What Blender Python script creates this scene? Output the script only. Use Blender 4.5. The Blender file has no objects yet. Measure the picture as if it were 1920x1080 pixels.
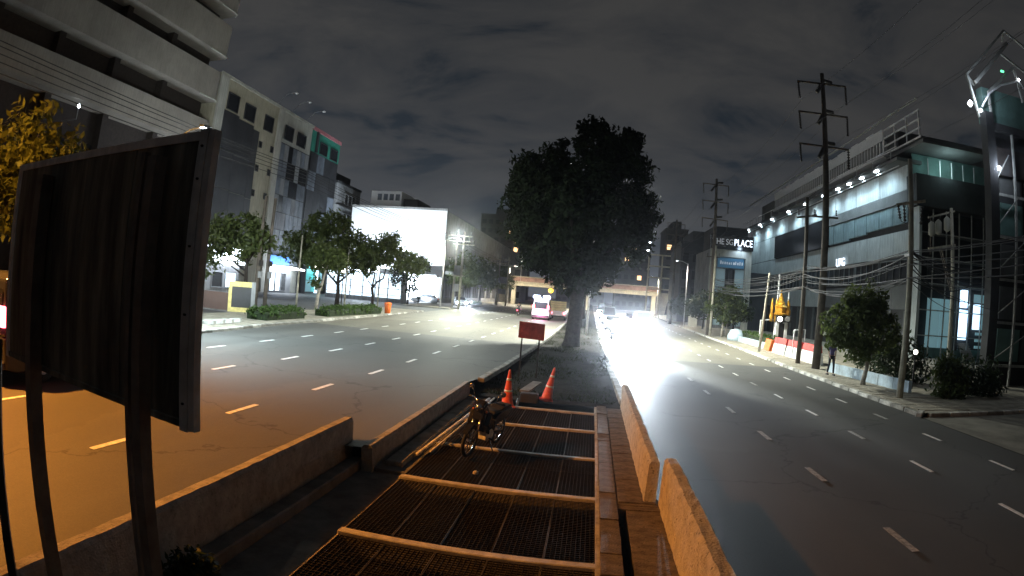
import bpy, math, random
import numpy as np
from mathutils import Vector, Matrix

random.seed(7)
R = math.radians
S = bpy.context.scene
COL = S.collection

# ------------------------------------------------------------------ camera (wide security-camera lens)
cd = bpy.data.cameras.new('camera')
cam = bpy.data.objects.new('camera', cd)
COL.objects.link(cam)
S.camera = cam
cam.matrix_world = (Matrix.Translation((0, 0, 3.0)) @ Matrix.Rotation(0.13307, 4, 'Z')
                    @ Matrix.Rotation(math.pi / 2 + 0.0080, 4, 'X') @ Matrix.Rotation(0.07944, 4, 'Z'))
cd.type = 'PANO'
cd.sensor_fit = 'HORIZONTAL'
cd.sensor_width = 36.0
cd.clip_start = 0.05
cd.clip_end = 3000
_pan = cd if hasattr(cd, 'panorama_type') else cd.cycles
_pan.panorama_type = 'FISHEYE_LENS_POLYNOMIAL'
_pan.fisheye_fov = math.pi
_pan.fisheye_polynomial_k0 = 0.0
_pan.fisheye_polynomial_k1 = -0.047139
_pan.fisheye_polynomial_k2 = 0.0
_pan.fisheye_polynomial_k3 = -3.1103e-6
_pan.fisheye_polynomial_k4 = 0.0

# ------------------------------------------------------------------ world: overcast night sky lit by the city
S.render.engine = 'CYCLES'
S.cycles.use_denoising = True
S.cycles.max_bounces = 5
S.cycles.diffuse_bounces = 2
S.cycles.glossy_bounces = 3
S.cycles.transparent_max_bounces = 8
S.cycles.sample_clamp_indirect = 4.0
S.cycles.caustics_reflective = False
S.cycles.caustics_refractive = False
S.view_settings.view_transform = 'Standard'
S.view_settings.look = 'None'
S.view_settings.exposure = 0.0
S.view_settings.gamma = 1.0
S.view_settings.use_curve_mapping = False

W = bpy.data.worlds.new('World')
S.world = W
W.use_nodes = True
nt = W.node_tree
nt.nodes.clear()
def wn(t, **k):
    n = nt.nodes.new(t)
    for a, b in k.items():
        setattr(n, a, b)
    return n
wl = nt.links.new
tc = wn('ShaderNodeTexCoord')
sep = wn('ShaderNodeSeparateXYZ')
wl(tc.outputs['Generated'], sep.inputs[0])
def wm(op, a, b=None, c=None, clamp=False):
    n = wn('ShaderNodeMath', operation=op)
    n.use_clamp = clamp
    for i, v in enumerate((a, b, c)):
        if v is None:
            continue
        if isinstance(v, (int, float)):
            n.inputs[i].default_value = v
        else:
            wl(v, n.inputs[i])
    return n.outputs[0]
zc = wm('MAXIMUM', sep.outputs[2], 0.0)
den = wm('ADD', zc, 0.22)
comb = wn('ShaderNodeCombineXYZ')
wl(wm('DIVIDE', sep.outputs[0], den), comb.inputs[0])
wl(wm('DIVIDE', sep.outputs[1], den), comb.inputs[1])
mp = wn('ShaderNodeMapping')
mp.inputs['Rotation'].default_value = (0, 0, R(28))
mp.inputs['Scale'].default_value = (1.0, 1.4, 1)
wl(comb.outputs[0], mp.inputs[0])
n1 = wn('ShaderNodeTexNoise')
n1.inputs['Scale'].default_value = 1.7
n1.inputs['Detail'].default_value = 7
n1.inputs['Roughness'].default_value = 0.6
n1.inputs['Distortion'].default_value = 0.5
wl(mp.outputs[0], n1.inputs['Vector'])
rc = wn('ShaderNodeValToRGB')
rc.color_ramp.elements[0].position = 0.37
rc.color_ramp.elements[0].color = (0.010, 0.0145, 0.020, 1)
rc.color_ramp.elements[1].position = 0.60
rc.color_ramp.elements[1].color = (0.046, 0.045, 0.044, 1)
e = rc.color_ramp.elements.new(0.45)
e.color = (0.031, 0.032, 0.034, 1)
wl(n1.outputs['Fac'], rc.inputs[0])
# glow of the lit city along the horizon, strongest ahead and to the left
hor = wm('POWER', 2.718, wm('MULTIPLY', zc, -6.5))
az = wm('ADD', wm('MULTIPLY', sep.outputs[0], -0.62), wm('MULTIPLY', sep.outputs[1], 0.78))
azf = wm('MULTIPLY_ADD', az, 0.5, 0.5, True)
glow = wm('MULTIPLY', hor, wm('POWER', azf, 2.0))
gcol = wn('ShaderNodeVectorMath', operation='SCALE')
gcol.inputs[0].default_value = (0.070, 0.084, 0.104)
wl(glow, gcol.inputs['Scale'])
addv = wn('ShaderNodeVectorMath', operation='ADD')
dim = wn('ShaderNodeVectorMath', operation='SCALE')
wl(rc.outputs[0], dim.inputs[0])
wl(wm('MULTIPLY_ADD', azf, 0.52, 0.50), dim.inputs['Scale'])
wl(dim.outputs[0], addv.inputs[0])
wl(gcol.outputs[0], addv.inputs[1])
bg = wn('ShaderNodeBackground')
bg.inputs['Strength'].default_value = 1.0
wl(addv.outputs[0], bg.inputs['Color'])
wo = wn('ShaderNodeOutputWorld')
wl(bg.outputs[0], wo.inputs[0])

SODIUM = (1.0, 0.36, 0.05)
COOL = (0.80, 0.94, 1.0)
def light(kind, name, loc, power, color, target=None, size=0.1, spot=60, blend=0.5, parent=None):
    ld = bpy.data.lights.new(name, kind)
    ld.energy = power
    ld.color = color
    if kind in ('POINT', 'SPOT'):
        ld.shadow_soft_size = size
    if kind == 'SPOT':
        ld.spot_size = R(spot)
        ld.spot_blend = blend
    o = bpy.data.objects.new(name, ld)
    COL.objects.link(o)
    o.location = loc
    if target is not None:
        o.rotation_euler = (Vector(target) - Vector(loc)).to_track_quat('-Z', 'Y').to_euler()
    if parent is not None:
        o.parent = parent
        o.location = Vector(loc) - world_loc(parent)
    return o

# ------------------------------------------------------------------ materials
_mats = {}
def mat(name, color, rough=0.8, metal=0.0, var=0.25, scale=3.0, bump=0.0, bscale=40.0, var2=None, spec=0.5, stretch=(1, 1, 1), streak=0.0, pits=0.0):
    """A procedural surface: two octaves of noise shift the base colour, a finer one gives relief."""
    if name in _mats:
        return _mats[name]
    m = bpy.data.materials.new(name)
    m.use_nodes = True
    t = m.node_tree
    b = t.nodes['Principled BSDF']
    b.inputs['Roughness'].default_value = rough
    b.inputs['Metallic'].default_value = metal
    b.inputs['Specular IOR Level'].default_value = spec
    tcn = t.nodes.new('ShaderNodeTexCoord')
    mpn = t.nodes.new('ShaderNodeMapping')
    mpn.inputs['Scale'].default_value = stretch
    t.links.new(tcn.outputs['Object'], mpn.inputs[0])
    n = t.nodes.new('ShaderNodeTexNoise')
    n.inputs['Scale'].default_value = scale
    n.inputs['Detail'].default_value = 6
    n.inputs['Roughness'].default_value = 0.65
    t.links.new(mpn.outputs[0], n.inputs['Vector'])
    ramp = t.nodes.new('ShaderNodeValToRGB')
    c = Vector(color)
    lo = c * (1 - var)
    hi = Vector(var2) if var2 else c * (1 + var)
    ramp.color_ramp.elements[0].position = 0.33
    ramp.color_ramp.elements[0].color = (*lo, 1)
    ramp.color_ramp.elements[1].position = 0.68
    ramp.color_ramp.elements[1].color = (*[min(v, 0.95) for v in hi], 1)
    t.links.new(n.outputs['Fac'], ramp.inputs[0])
    out = ramp.outputs[0]
    if streak:
        mp2 = t.nodes.new('ShaderNodeMapping')
        mp2.inputs['Scale'].default_value = (6, 6, 0.5)
        t.links.new(tcn.outputs['Object'], mp2.inputs[0])
        n2 = t.nodes.new('ShaderNodeTexNoise')
        n2.inputs['Scale'].default_value = 1.2
        n2.inputs['Detail'].default_value = 5
        t.links.new(mp2.outputs[0], n2.inputs['Vector'])
        r2 = t.nodes.new('ShaderNodeValToRGB')
        r2.color_ramp.elements[0].position = 0.38
        r2.color_ramp.elements[0].color = (1 - streak, 1 - streak, 1 - streak, 1)
        r2.color_ramp.elements[1].position = 0.6
        r2.color_ramp.elements[1].color = (1, 1, 1, 1)
        t.links.new(n2.outputs['Fac'], r2.inputs[0])
        mx = t.nodes.new('ShaderNodeMix')
        mx.data_type = 'RGBA'
        mx.blend_type = 'MULTIPLY'
        mx.inputs[0].default_value = 1.0
        t.links.new(out, mx.inputs[6])
        t.links.new(r2.outputs[0], mx.inputs[7])
        out = mx.outputs[2]
    if pits:
        n3 = t.nodes.new('ShaderNodeTexNoise')
        n3.inputs['Scale'].default_value = 16
        n3.inputs['Detail'].default_value = 4
        t.links.new(tcn.outputs['Object'], n3.inputs['Vector'])
        r3 = t.nodes.new('ShaderNodeValToRGB')
        r3.color_ramp.elements[0].position = 0.60
        r3.color_ramp.elements[0].color = (1, 1, 1, 1)
        r3.color_ramp.elements[1].position = 0.68
        r3.color_ramp.elements[1].color = (1 - pits, 1 - pits, 1 - pits, 1)
        t.links.new(n3.outputs['Fac'], r3.inputs[0])
        m3 = t.nodes.new('ShaderNodeMix')
        m3.data_type = 'RGBA'
        m3.blend_type = 'MULTIPLY'
        m3.inputs[0].default_value = 1.0
        t.links.new(out, m3.inputs[6])
        t.links.new(r3.outputs[0], m3.inputs[7])
        out = m3.outputs[2]
    t.links.new(out, b.inputs['Base Color'])
    if bump:
        nb = t.nodes.new('ShaderNodeTexNoise')
        nb.inputs['Scale'].default_value = bscale
        nb.inputs['Detail'].default_value = 3
        t.links.new(tcn.outputs['Object'], nb.inputs['Vector'])
        bp = t.nodes.new('ShaderNodeBump')
        bp.inputs['Strength'].default_value = bump
        bp.inputs['Distance'].default_value = 0.02
        t.links.new(nb.outputs['Fac'], bp.inputs['Height'])
        t.links.new(bp.outputs[0], b.inputs['Normal'])
    _mats[name] = m
    return m

def emit(name, color, strength):
    if name in _mats:
        return _mats[name]
    m = bpy.data.materials.new(name)
    m.use_nodes = True
    b = m.node_tree.nodes['Principled BSDF']
    b.inputs['Base Color'].default_value = (*color, 1)
    b.inputs['Emission Color'].default_value = (*color, 1)
    b.inputs['Emission Strength'].default_value = strength
    b.inputs['Roughness'].default_value = 0.4
    _mats[name] = m
    return m

def leafmat(name, c1, c2, trans=0.35, spec=0.3):
    m = bpy.data.materials.new(name)
    m.use_nodes = True
    t = m.node_tree
    b = t.nodes['Principled BSDF']
    b.inputs['Roughness'].default_value = 0.55 if spec > 0.1 else 0.9
    b.inputs['Specular IOR Level'].default_value = spec
    tcn = t.nodes.new('ShaderNodeTexCoord')
    n = t.nodes.new('ShaderNodeTexNoise')
    n.inputs['Scale'].default_value = 2.2
    n.inputs['Detail'].default_value = 8
    n.inputs['Roughness'].default_value = 0.8
    t.links.new(tcn.outputs['Object'], n.inputs['Vector'])
    r = t.nodes.new('ShaderNodeValToRGB')
    r.color_ramp.elements[0].position = 0.35
    r.color_ramp.elements[0].color = (*c1, 1)
    r.color_ramp.elements[1].position = 0.68
    r.color_ramp.elements[1].color = (*c2, 1)
    t.links.new(n.outputs['Fac'], r.inputs[0])
    t.links.new(r.outputs[0], b.inputs['Base Color'])
    tr = t.nodes.new('ShaderNodeBsdfTranslucent')
    t.links.new(r.outputs[0], tr.inputs['Color'])
    mx = t.nodes.new('ShaderNodeMixShader')
    mx.inputs[0].default_value = trans
    t.links.new(b.outputs[0], mx.inputs[1])
    t.links.new(tr.outputs[0], mx.inputs[2])
    t.links.new(mx.outputs[0], t.nodes['Material Output'].inputs[0])
    return m

def asphalt_mat(name, c_old, c_new, y_seam):
    """Two resurfacings that meet at a seam across the road, with wheel-track wear along it."""
    m = bpy.data.materials.new(name)
    m.use_nodes = True
    t = m.node_tree
    L = t.links.new
    b = t.nodes['Principled BSDF']
    b.inputs['Specular IOR Level'].default_value = 0.4
    tcn = t.nodes.new('ShaderNodeTexCoord')
    sp = t.nodes.new('ShaderNodeSeparateXYZ')
    L(tcn.outputs['Object'], sp.inputs[0])
    wob = t.nodes.new('ShaderNodeTexNoise')
    wob.inputs['Scale'].default_value = 0.5
    L(tcn.outputs['Object'], wob.inputs['Vector'])
    md = t.nodes.new('ShaderNodeMath'); md.operation = 'MULTIPLY_ADD'
    L(wob.outputs['Fac'], md.inputs[0]); md.inputs[1].default_value = 0.5
    L(sp.outputs[1], md.inputs[2])
    mr = t.nodes.new('ShaderNodeMapRange')
    mr.inputs['From Min'].default_value = y_seam
    mr.inputs['From Max'].default_value = y_seam + 0.35
    L(md.outputs[0], mr.inputs['Value'])
    mp1 = t.nodes.new('ShaderNodeMapping')
    mp1.inputs['Scale'].default_value = (0.9, 0.045, 1)
    L(tcn.outputs['Object'], mp1.inputs[0])
    tr = t.nodes.new('ShaderNodeTexNoise')
    tr.inputs['Scale'].default_value = 1.0
    tr.inputs['Detail'].default_value = 5
    L(mp1.outputs[0], tr.inputs['Vector'])
    gr = t.nodes.new('ShaderNodeTexNoise')
    gr.inputs['Scale'].default_value = 38
    gr.inputs['Detail'].default_value = 4
    gr.inputs['Roughness'].default_value = 0.8
    L(tcn.outputs['Object'], gr.inputs['Vector'])
    st = t.nodes.new('ShaderNodeTexNoise')
    st.inputs['Scale'].default_value = 0.35
    st.inputs['Detail'].default_value = 6
    L(tcn.outputs['Object'], st.inputs['Vector'])
    mixc = t.nodes.new('ShaderNodeMix'); mixc.data_type = 'RGBA'
    mixc.inputs[6].default_value = (*c_new, 1)
    mixc.inputs[7].default_value = (*c_old, 1)
    L(mr.outputs[0], mixc.inputs[0])
    f = t.nodes.new('ShaderNodeMath'); f.operation = 'MULTIPLY_ADD'
    L(tr.outputs['Fac'], f.inputs[0]); f.inputs[1].default_value = 1.1; f.inputs[2].default_value = -0.15
    f2 = t.nodes.new('ShaderNodeMath'); f2.operation = 'MULTIPLY_ADD'
    L(gr.outputs['Fac'], f2.inputs[0]); f2.inputs[1].default_value = 1.3
    L(f.outputs[0], f2.inputs[2])
    f3 = t.nodes.new('ShaderNodeMath'); f3.operation = 'MULTIPLY_ADD'
    L(st.outputs['Fac'], f3.inputs[0]); f3.inputs[1].default_value = 0.5
    L(f2.outputs[0], f3.inputs[2])
    wv = t.nodes.new('ShaderNodeTexNoise'); wv.inputs['Scale'].default_value = 1.3; wv.inputs['Detail'].default_value = 5
    L(tcn.outputs['Object'], wv.inputs['Vector'])
    wa = t.nodes.new('ShaderNodeVectorMath'); wa.operation = 'MULTIPLY_ADD'
    L(wv.outputs['Color'], wa.inputs[0]); wa.inputs[1].default_value = (1.4, 1.4, 0); L(tcn.outputs['Object'], wa.inputs[2])
    vo = t.nodes.new('ShaderNodeTexVoronoi'); vo.feature = 'DISTANCE_TO_EDGE'; vo.inputs['Scale'].default_value = 0.16
    L(wa.outputs[0], vo.inputs['Vector'])
    cr_ = t.nodes.new('ShaderNodeMapRange')
    cr_.inputs['From Min'].default_value = 0.0; cr_.inputs['From Max'].default_value = 0.006
    cr_.inputs['To Min'].default_value = 0.45; cr_.inputs['To Max'].default_value = 1.0
    L(vo.outputs['Distance'], cr_.inputs['Value'])
    vp = t.nodes.new('ShaderNodeTexVoronoi'); vp.inputs['Scale'].default_value = 0.11
    mpp = t.nodes.new('ShaderNodeMapping'); mpp.inputs['Scale'].default_value = (1.6, 0.5, 1)
    L(wa.outputs[0], mpp.inputs[0]); L(mpp.outputs[0], vp.inputs['Vector'])
    pr_ = t.nodes.new('ShaderNodeMapRange'); pr_.inputs['To Min'].default_value = 0.78; pr_.inputs['To Max'].default_value = 1.12
    L(vp.outputs['Color'], pr_.inputs['Value'])
    m1 = t.nodes.new('ShaderNodeMath'); m1.operation = 'MULTIPLY'; L(f3.outputs[0], m1.inputs[0]); L(cr_.outputs[0], m1.inputs[1])
    m2 = t.nodes.new('ShaderNodeMath'); m2.operation = 'MULTIPLY'; L(m1.outputs[0], m2.inputs[0]); L(pr_.outputs[0], m2.inputs[1])
    sc = t.nodes.new('ShaderNodeVectorMath'); sc.operation = 'SCALE'
    L(mixc.outputs[2], sc.inputs[0]); L(m2.outputs[0], sc.inputs['Scale'])
    L(sc.outputs[0], b.inputs['Base Color'])
    rr = t.nodes.new('ShaderNodeMapRange')
    rr.inputs['To Min'].default_value = 0.55
    rr.inputs['To Max'].default_value = 0.78
    L(tr.outputs['Fac'], rr.inputs['Value'])
    L(rr.outputs[0], b.inputs['Roughness'])
    bp = t.nodes.new('ShaderNodeBump')
    bp.inputs['Strength'].default_value = 0.35
    bp.inputs['Distance'].default_value = 0.01
    L(gr.outputs['Fac'], bp.inputs['Height'])
    L(bp.outputs[0], b.inputs['Normal'])
    return m

M_ASPH_L = asphalt_mat('asphalt_left', (0.130, 0.121, 0.098), (0.074, 0.073, 0.068), 32.5)
M_ASPH_R = asphalt_mat('asphalt_right', (0.130, 0.120, 0.094), (0.062, 0.062, 0.058), 33.0)
M_DIRT = mat('dirt', (0.026, 0.024, 0.021), 0.95, spec=0.08, var=0.5, scale=2.5, bump=0.6, bscale=14)
M_PLAZA = mat('plaza_asphalt', (0.09, 0.09, 0.09), 0.7, var=0.3, scale=0.6, bump=0.2)
M_APRON = mat('apron_concrete', (0.20, 0.19, 0.16), 0.85, var=0.35, scale=0.9, bump=0.25)
M_PAVE = mat('pavement_tiles', (0.29, 0.265, 0.21), 0.9, var=0.45, scale=1.6, bump=0.4, bscale=20)
M_CONC = mat('barrier_concrete', (0.31, 0.285, 0.25), 0.9, var=0.28, scale=5.5, bump=0.8, bscale=38, pits=0.3)
M_CONC_P = mat('pale_concrete', (0.50, 0.45, 0.37), 0.92, var=0.22, scale=4.5, bump=1.0, bscale=30, pits=0.6)
M_CONC_D = mat('dark_concrete', (0.16, 0.15, 0.14), 0.9, var=0.4, scale=2.5, bump=0.5, bscale=25)
M_BEAM = mat('beam_concrete', (0.40, 0.36, 0.30), 0.9, var=0.35, scale=5, bump=0.5, bscale=40)
M_SLAB = mat('median_slab', (0.125, 0.10, 0.085), 0.92, var=0.5, scale=4.5, stretch=(1.0, 1.5, 1), pits=0.5, bump=0.7, bscale=35)
M_KERBW = mat('kerb_white', (0.52, 0.51, 0.47), 0.85, var=0.5, scale=2.2, bump=0.4)
M_KERBG = mat('kerb_grey', (0.27, 0.26, 0.23), 0.88, var=0.5, scale=2.2, bump=0.4)
M_LINE = mat('road_paint', (0.72, 0.72, 0.69), 0.7, var=0.28, scale=6, bump=0.25)
M_LINE_W = mat('worn_road_paint', (0.34, 0.34, 0.32), 0.8, var=0.6, scale=9, bump=0.25)
M_STEEL = mat('grating_steel', (0.013, 0.010, 0.009), 0.85, metal=0.0, spec=0.2, var=0.4, scale=8)
M_FRAME = mat('grating_frame', (0.055, 0.049, 0.046), 0.8, metal=0.0, spec=0.3, var=0.4, scale=8)
M_PIT = mat('pit', (0.012, 0.011, 0.010), 0.95, var=0.4)
M_GALV = mat('galvanised_frame', (0.78, 0.74, 0.72), 0.7, metal=0.0, var=0.25, scale=6, streak=0.3)
M_BOARD = mat('rusty_sheet', (0.20, 0.185, 0.175), 0.9, metal=0.0, spec=0.2, var=0.6, scale=2.5, var2=(0.36, 0.34, 0.28), streak=0.45, stretch=(3, 3, 0.4))
M_POSTB = mat('sign_post', (0.15, 0.135, 0.12), 0.8, var=0.4, scale=4)
M_POST = mat('dark_post', (0.035, 0.031, 0.028), 0.6, metal=0.4, var=0.4, scale=4)
M_POLE = mat('concrete_pole', (0.48, 0.45, 0.36), 0.9, var=0.35, scale=2.0, bump=0.4, streak=0.3)
M_POLE_D = mat('dark_pole', (0.10, 0.085, 0.07), 0.85, var=0.4, scale=2.0)
M_CABLE = mat('cable', (0.03, 0.03, 0.032), 0.6, var=0.2)
M_INSUL = mat('insulator', (0.05, 0.045, 0.042), 0.4, var=0.2)
M_TRUNK = mat('bark', (0.036, 0.030, 0.026), 0.95, spec=0.1, var=0.5, scale=6, bump=0.9, bscale=18)
M_BARKP = mat('pale_bark', (0.30, 0.27, 0.23), 0.9, var=0.45, scale=5, bump=0.6)
M_CREAM = mat('cream_wall', (0.46, 0.43, 0.32), 0.85, var=0.14, scale=0.5, streak=0.18)
M_CREAM2 = mat('pale_wall', (0.52, 0.52, 0.46), 0.85, var=0.14, scale=0.5, streak=0.2)
M_BAND = mat('carpark_band', (0.31, 0.285, 0.245), 0.85, var=0.16, scale=0.35, streak=0.12)
M_CARD = mat('carpark_dark', (0.035, 0.028, 0.025), 0.9, var=0.3)
M_DGLASS = mat('dark_glass', (0.018, 0.02, 0.024), 0.25, var=0.3, scale=0.6)
M_DCLAD = mat('dark_cladding', (0.035, 0.036, 0.040), 0.5, var=0.4, scale=0.5)
M_GGLASS = mat('grey_glass', (0.14, 0.16, 0.19), 0.35, var=0.5, scale=0.4)
M_GREEN = mat('green_wall', (0.03, 0.22, 0.16), 0.8, var=0.2, scale=0.6)
M_PINK = mat('pink_trim', (0.42, 0.16, 0.18), 0.8, var=0.2)
M_GREY = mat('grey_wall', (0.30, 0.31, 0.32), 0.85, var=0.2, scale=0.6, streak=0.25)
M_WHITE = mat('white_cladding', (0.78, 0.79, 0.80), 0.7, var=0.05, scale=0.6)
M_SHADE = mat('shaded_cladding', (0.26, 0.26, 0.25), 0.8, var=0.25, scale=0.5, streak=0.3)  # shade of the hall's unlit side put into a darker grey
M_DARKB = mat('dark_building', (0.04, 0.042, 0.045), 0.85, var=0.4, scale=0.3)
M_MALL = mat('mall_panel', (0.42, 0.46, 0.46), 0.6, var=0.18, scale=0.4, streak=0.25)
M_MALLB = mat('mall_body', (0.11, 0.115, 0.115), 0.8, var=0.3, scale=0.3)
M_MGLASS = mat('mall_glass', (0.20, 0.28, 0.30), 0.35, var=0.3, scale=0.5, streak=0.35)
M_FIN = mat('mall_fin', (0.62, 0.63, 0.64), 0.6, var=0.1)
M_TEAL = mat('teal_wall', (0.12, 0.22, 0.20), 0.7, var=0.3, scale=0.5)
M_SCAF = mat('scaffold_steel', (0.36, 0.37, 0.35), 0.6, metal=0.0, var=0.3)
M_ORANGE = mat('cone_orange', (0.78, 0.10, 0.03), 0.55, var=0.22, scale=9)
M_REFL = mat('reflective_white', (0.80, 0.77, 0.72), 0.5, var=0.15, scale=12)
M_RUBBER = mat('rubber', (0.02, 0.02, 0.02), 0.8, var=0.3)
M_SIGNR = mat('red_sheet', (0.60, 0.10, 0.07), 0.7, var=0.35, scale=4, streak=0.3)
M_REDP = mat('faded_red_plastic', (0.55, 0.06, 0.05), 0.6, var=0.35, scale=3)
M_WHITEP = mat('white_plastic', (0.78, 0.76, 0.75), 0.6, var=0.2, scale=3)
M_ORANGEP = mat('orange_plastic', (0.80, 0.17, 0.03), 0.6, var=0.2, scale=3)
M_BLUEW = mat('pale_blue_paint', (0.42, 0.52, 0.60), 0.8, var=0.3, scale=2)
M_GOLD = mat('gold_paint', (0.62, 0.34, 0.04), 0.35, metal=0.5, var=0.35, scale=8)
M_CHROME = mat('chrome', (0.62, 0.62, 0.63), 0.18, metal=1.0, var=0.1)
M_BLACKP = mat('black_paint', (0.015, 0.015, 0.017), 0.25, var=0.2)
M_CARW = mat('white_car_paint', (0.62, 0.62, 0.63), 0.25, var=0.04)
M_CARS = mat('silver_car_paint', (0.35, 0.36, 0.37), 0.25, metal=0.4, var=0.05)
M_CARD2 = mat('dark_car_paint', (0.03, 0.032, 0.036), 0.22, var=0.1)
M_CARR = mat('maroon_car_paint', (0.16, 0.02, 0.02), 0.25, var=0.08)
M_CARGO = mat('yellow_cargo_box', (0.55, 0.44, 0.24), 0.75, var=0.2, scale=2)
M_YELLOW = mat('yellow_frame', (0.62, 0.52, 0.20), 0.7, var=0.25, scale=4)
M_BRICKW = mat('brown_brick', (0.11, 0.07, 0.06), 0.9, var=0.3, scale=4)
M_BRIDGE = mat('bridge_beam', (0.50, 0.45, 0.33), 0.85, var=0.2, scale=0.8, streak=0.2)
M_BRRAIL = mat('bridge_rail', (0.34, 0.20, 0.16), 0.85, var=0.35, scale=1)
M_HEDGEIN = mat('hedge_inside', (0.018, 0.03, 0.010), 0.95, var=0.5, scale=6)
M_SHIRT = mat('purple_shirt', (0.10, 0.08, 0.20), 0.9, var=0.2, scale=8)
M_TROUS = mat('dark_trousers', (0.025, 0.028, 0.04), 0.9, var=0.2, scale=8)
M_SKIN = mat('skin', (0.33, 0.18, 0.12), 0.6, var=0.1)
M_HAIR = mat('hair', (0.012, 0.010, 0.010), 0.6, var=0.2)

E_WHITE = emit('lamp_white', (0.85, 0.94, 1.0), 14)
E_WARM = emit('lamp_warm', (1.0, 0.92, 0.80), 8)
E_SOD = emit('lamp_sodium', (1.0, 0.42, 0.07), 25)
E_HEAD = emit('headlight_glass', (0.92, 0.96, 1.0), 400)
E_TAIL = emit('tail_glass', (1.0, 0.02, 0.03), 7)
E_TAILP = emit('bright_tail_glass', (1.0, 0.10, 0.14), 14)
E_BLUEW = emit('beacon_glass', (0.55, 0.62, 1.0), 14)
E_SHOP = emit('shop_interior', (0.72, 0.88, 1.0), 2.0)
E_SHOPW = emit('shop_canopy', (0.82, 0.90, 1.0), 12.0)
E_BLUE = emit('blue_fascia', (0.08, 0.25, 0.9), 1.0)
E_TEAL = emit('teal_glass_lit', (0.10, 0.55, 0.55), 0.55)
E_OFFICE = emit('office_light', (0.55, 0.78, 1.0), 2.2)
E_OFFICE2 = emit('office_dim', (0.30, 0.55, 0.62), 0.28)
E_SIGN = emit('sign_letters', (0.80, 0.88, 1.0), 2.4)
E_SIGND = emit('dim_sign_letters', (0.55, 0.58, 0.62), 0.35)
E_AMBER = emit('amber_windows', (1.0, 0.62, 0.32), 2.2)
E_GREENL = emit('green_signal', (0.15, 1.0, 0.45), 2.0)
E_YEL = emit('yellow_signal', (1.0, 0.60, 0.05), 3.0)

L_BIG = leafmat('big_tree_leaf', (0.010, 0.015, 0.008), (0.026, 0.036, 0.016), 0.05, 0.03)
L_MID = leafmat('street_tree_leaf', (0.030, 0.052, 0.016), (0.15, 0.18, 0.055), 0.5)
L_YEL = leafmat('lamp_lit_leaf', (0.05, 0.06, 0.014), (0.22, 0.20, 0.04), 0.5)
L_DRK = leafmat('dark_leaf', (0.018, 0.030, 0.014), (0.045, 0.065, 0.028))
L_HEDGE = leafmat('hedge_leaf', (0.035, 0.07, 0.015), (0.10, 0.16, 0.04))
L_GRASS = leafmat('grass_blade', (0.014, 0.021, 0.009), (0.042, 0.05, 0.022), 0.3, 0.05)

# ------------------------------------------------------------------ mesh helpers
def world_loc(o):
    v = Vector((0, 0, 0))
    while o is not None:
        v += o.location
        o = o.parent
    return v

def link(name, me, m, parent=None, origin=None):
    o = bpy.data.objects.new(name, me)
    COL.objects.link(o)
    if m is not None and len(me.materials) == 0:
        me.materials.append(m)
    if parent is not None:
        o.parent = parent
    return o

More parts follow.
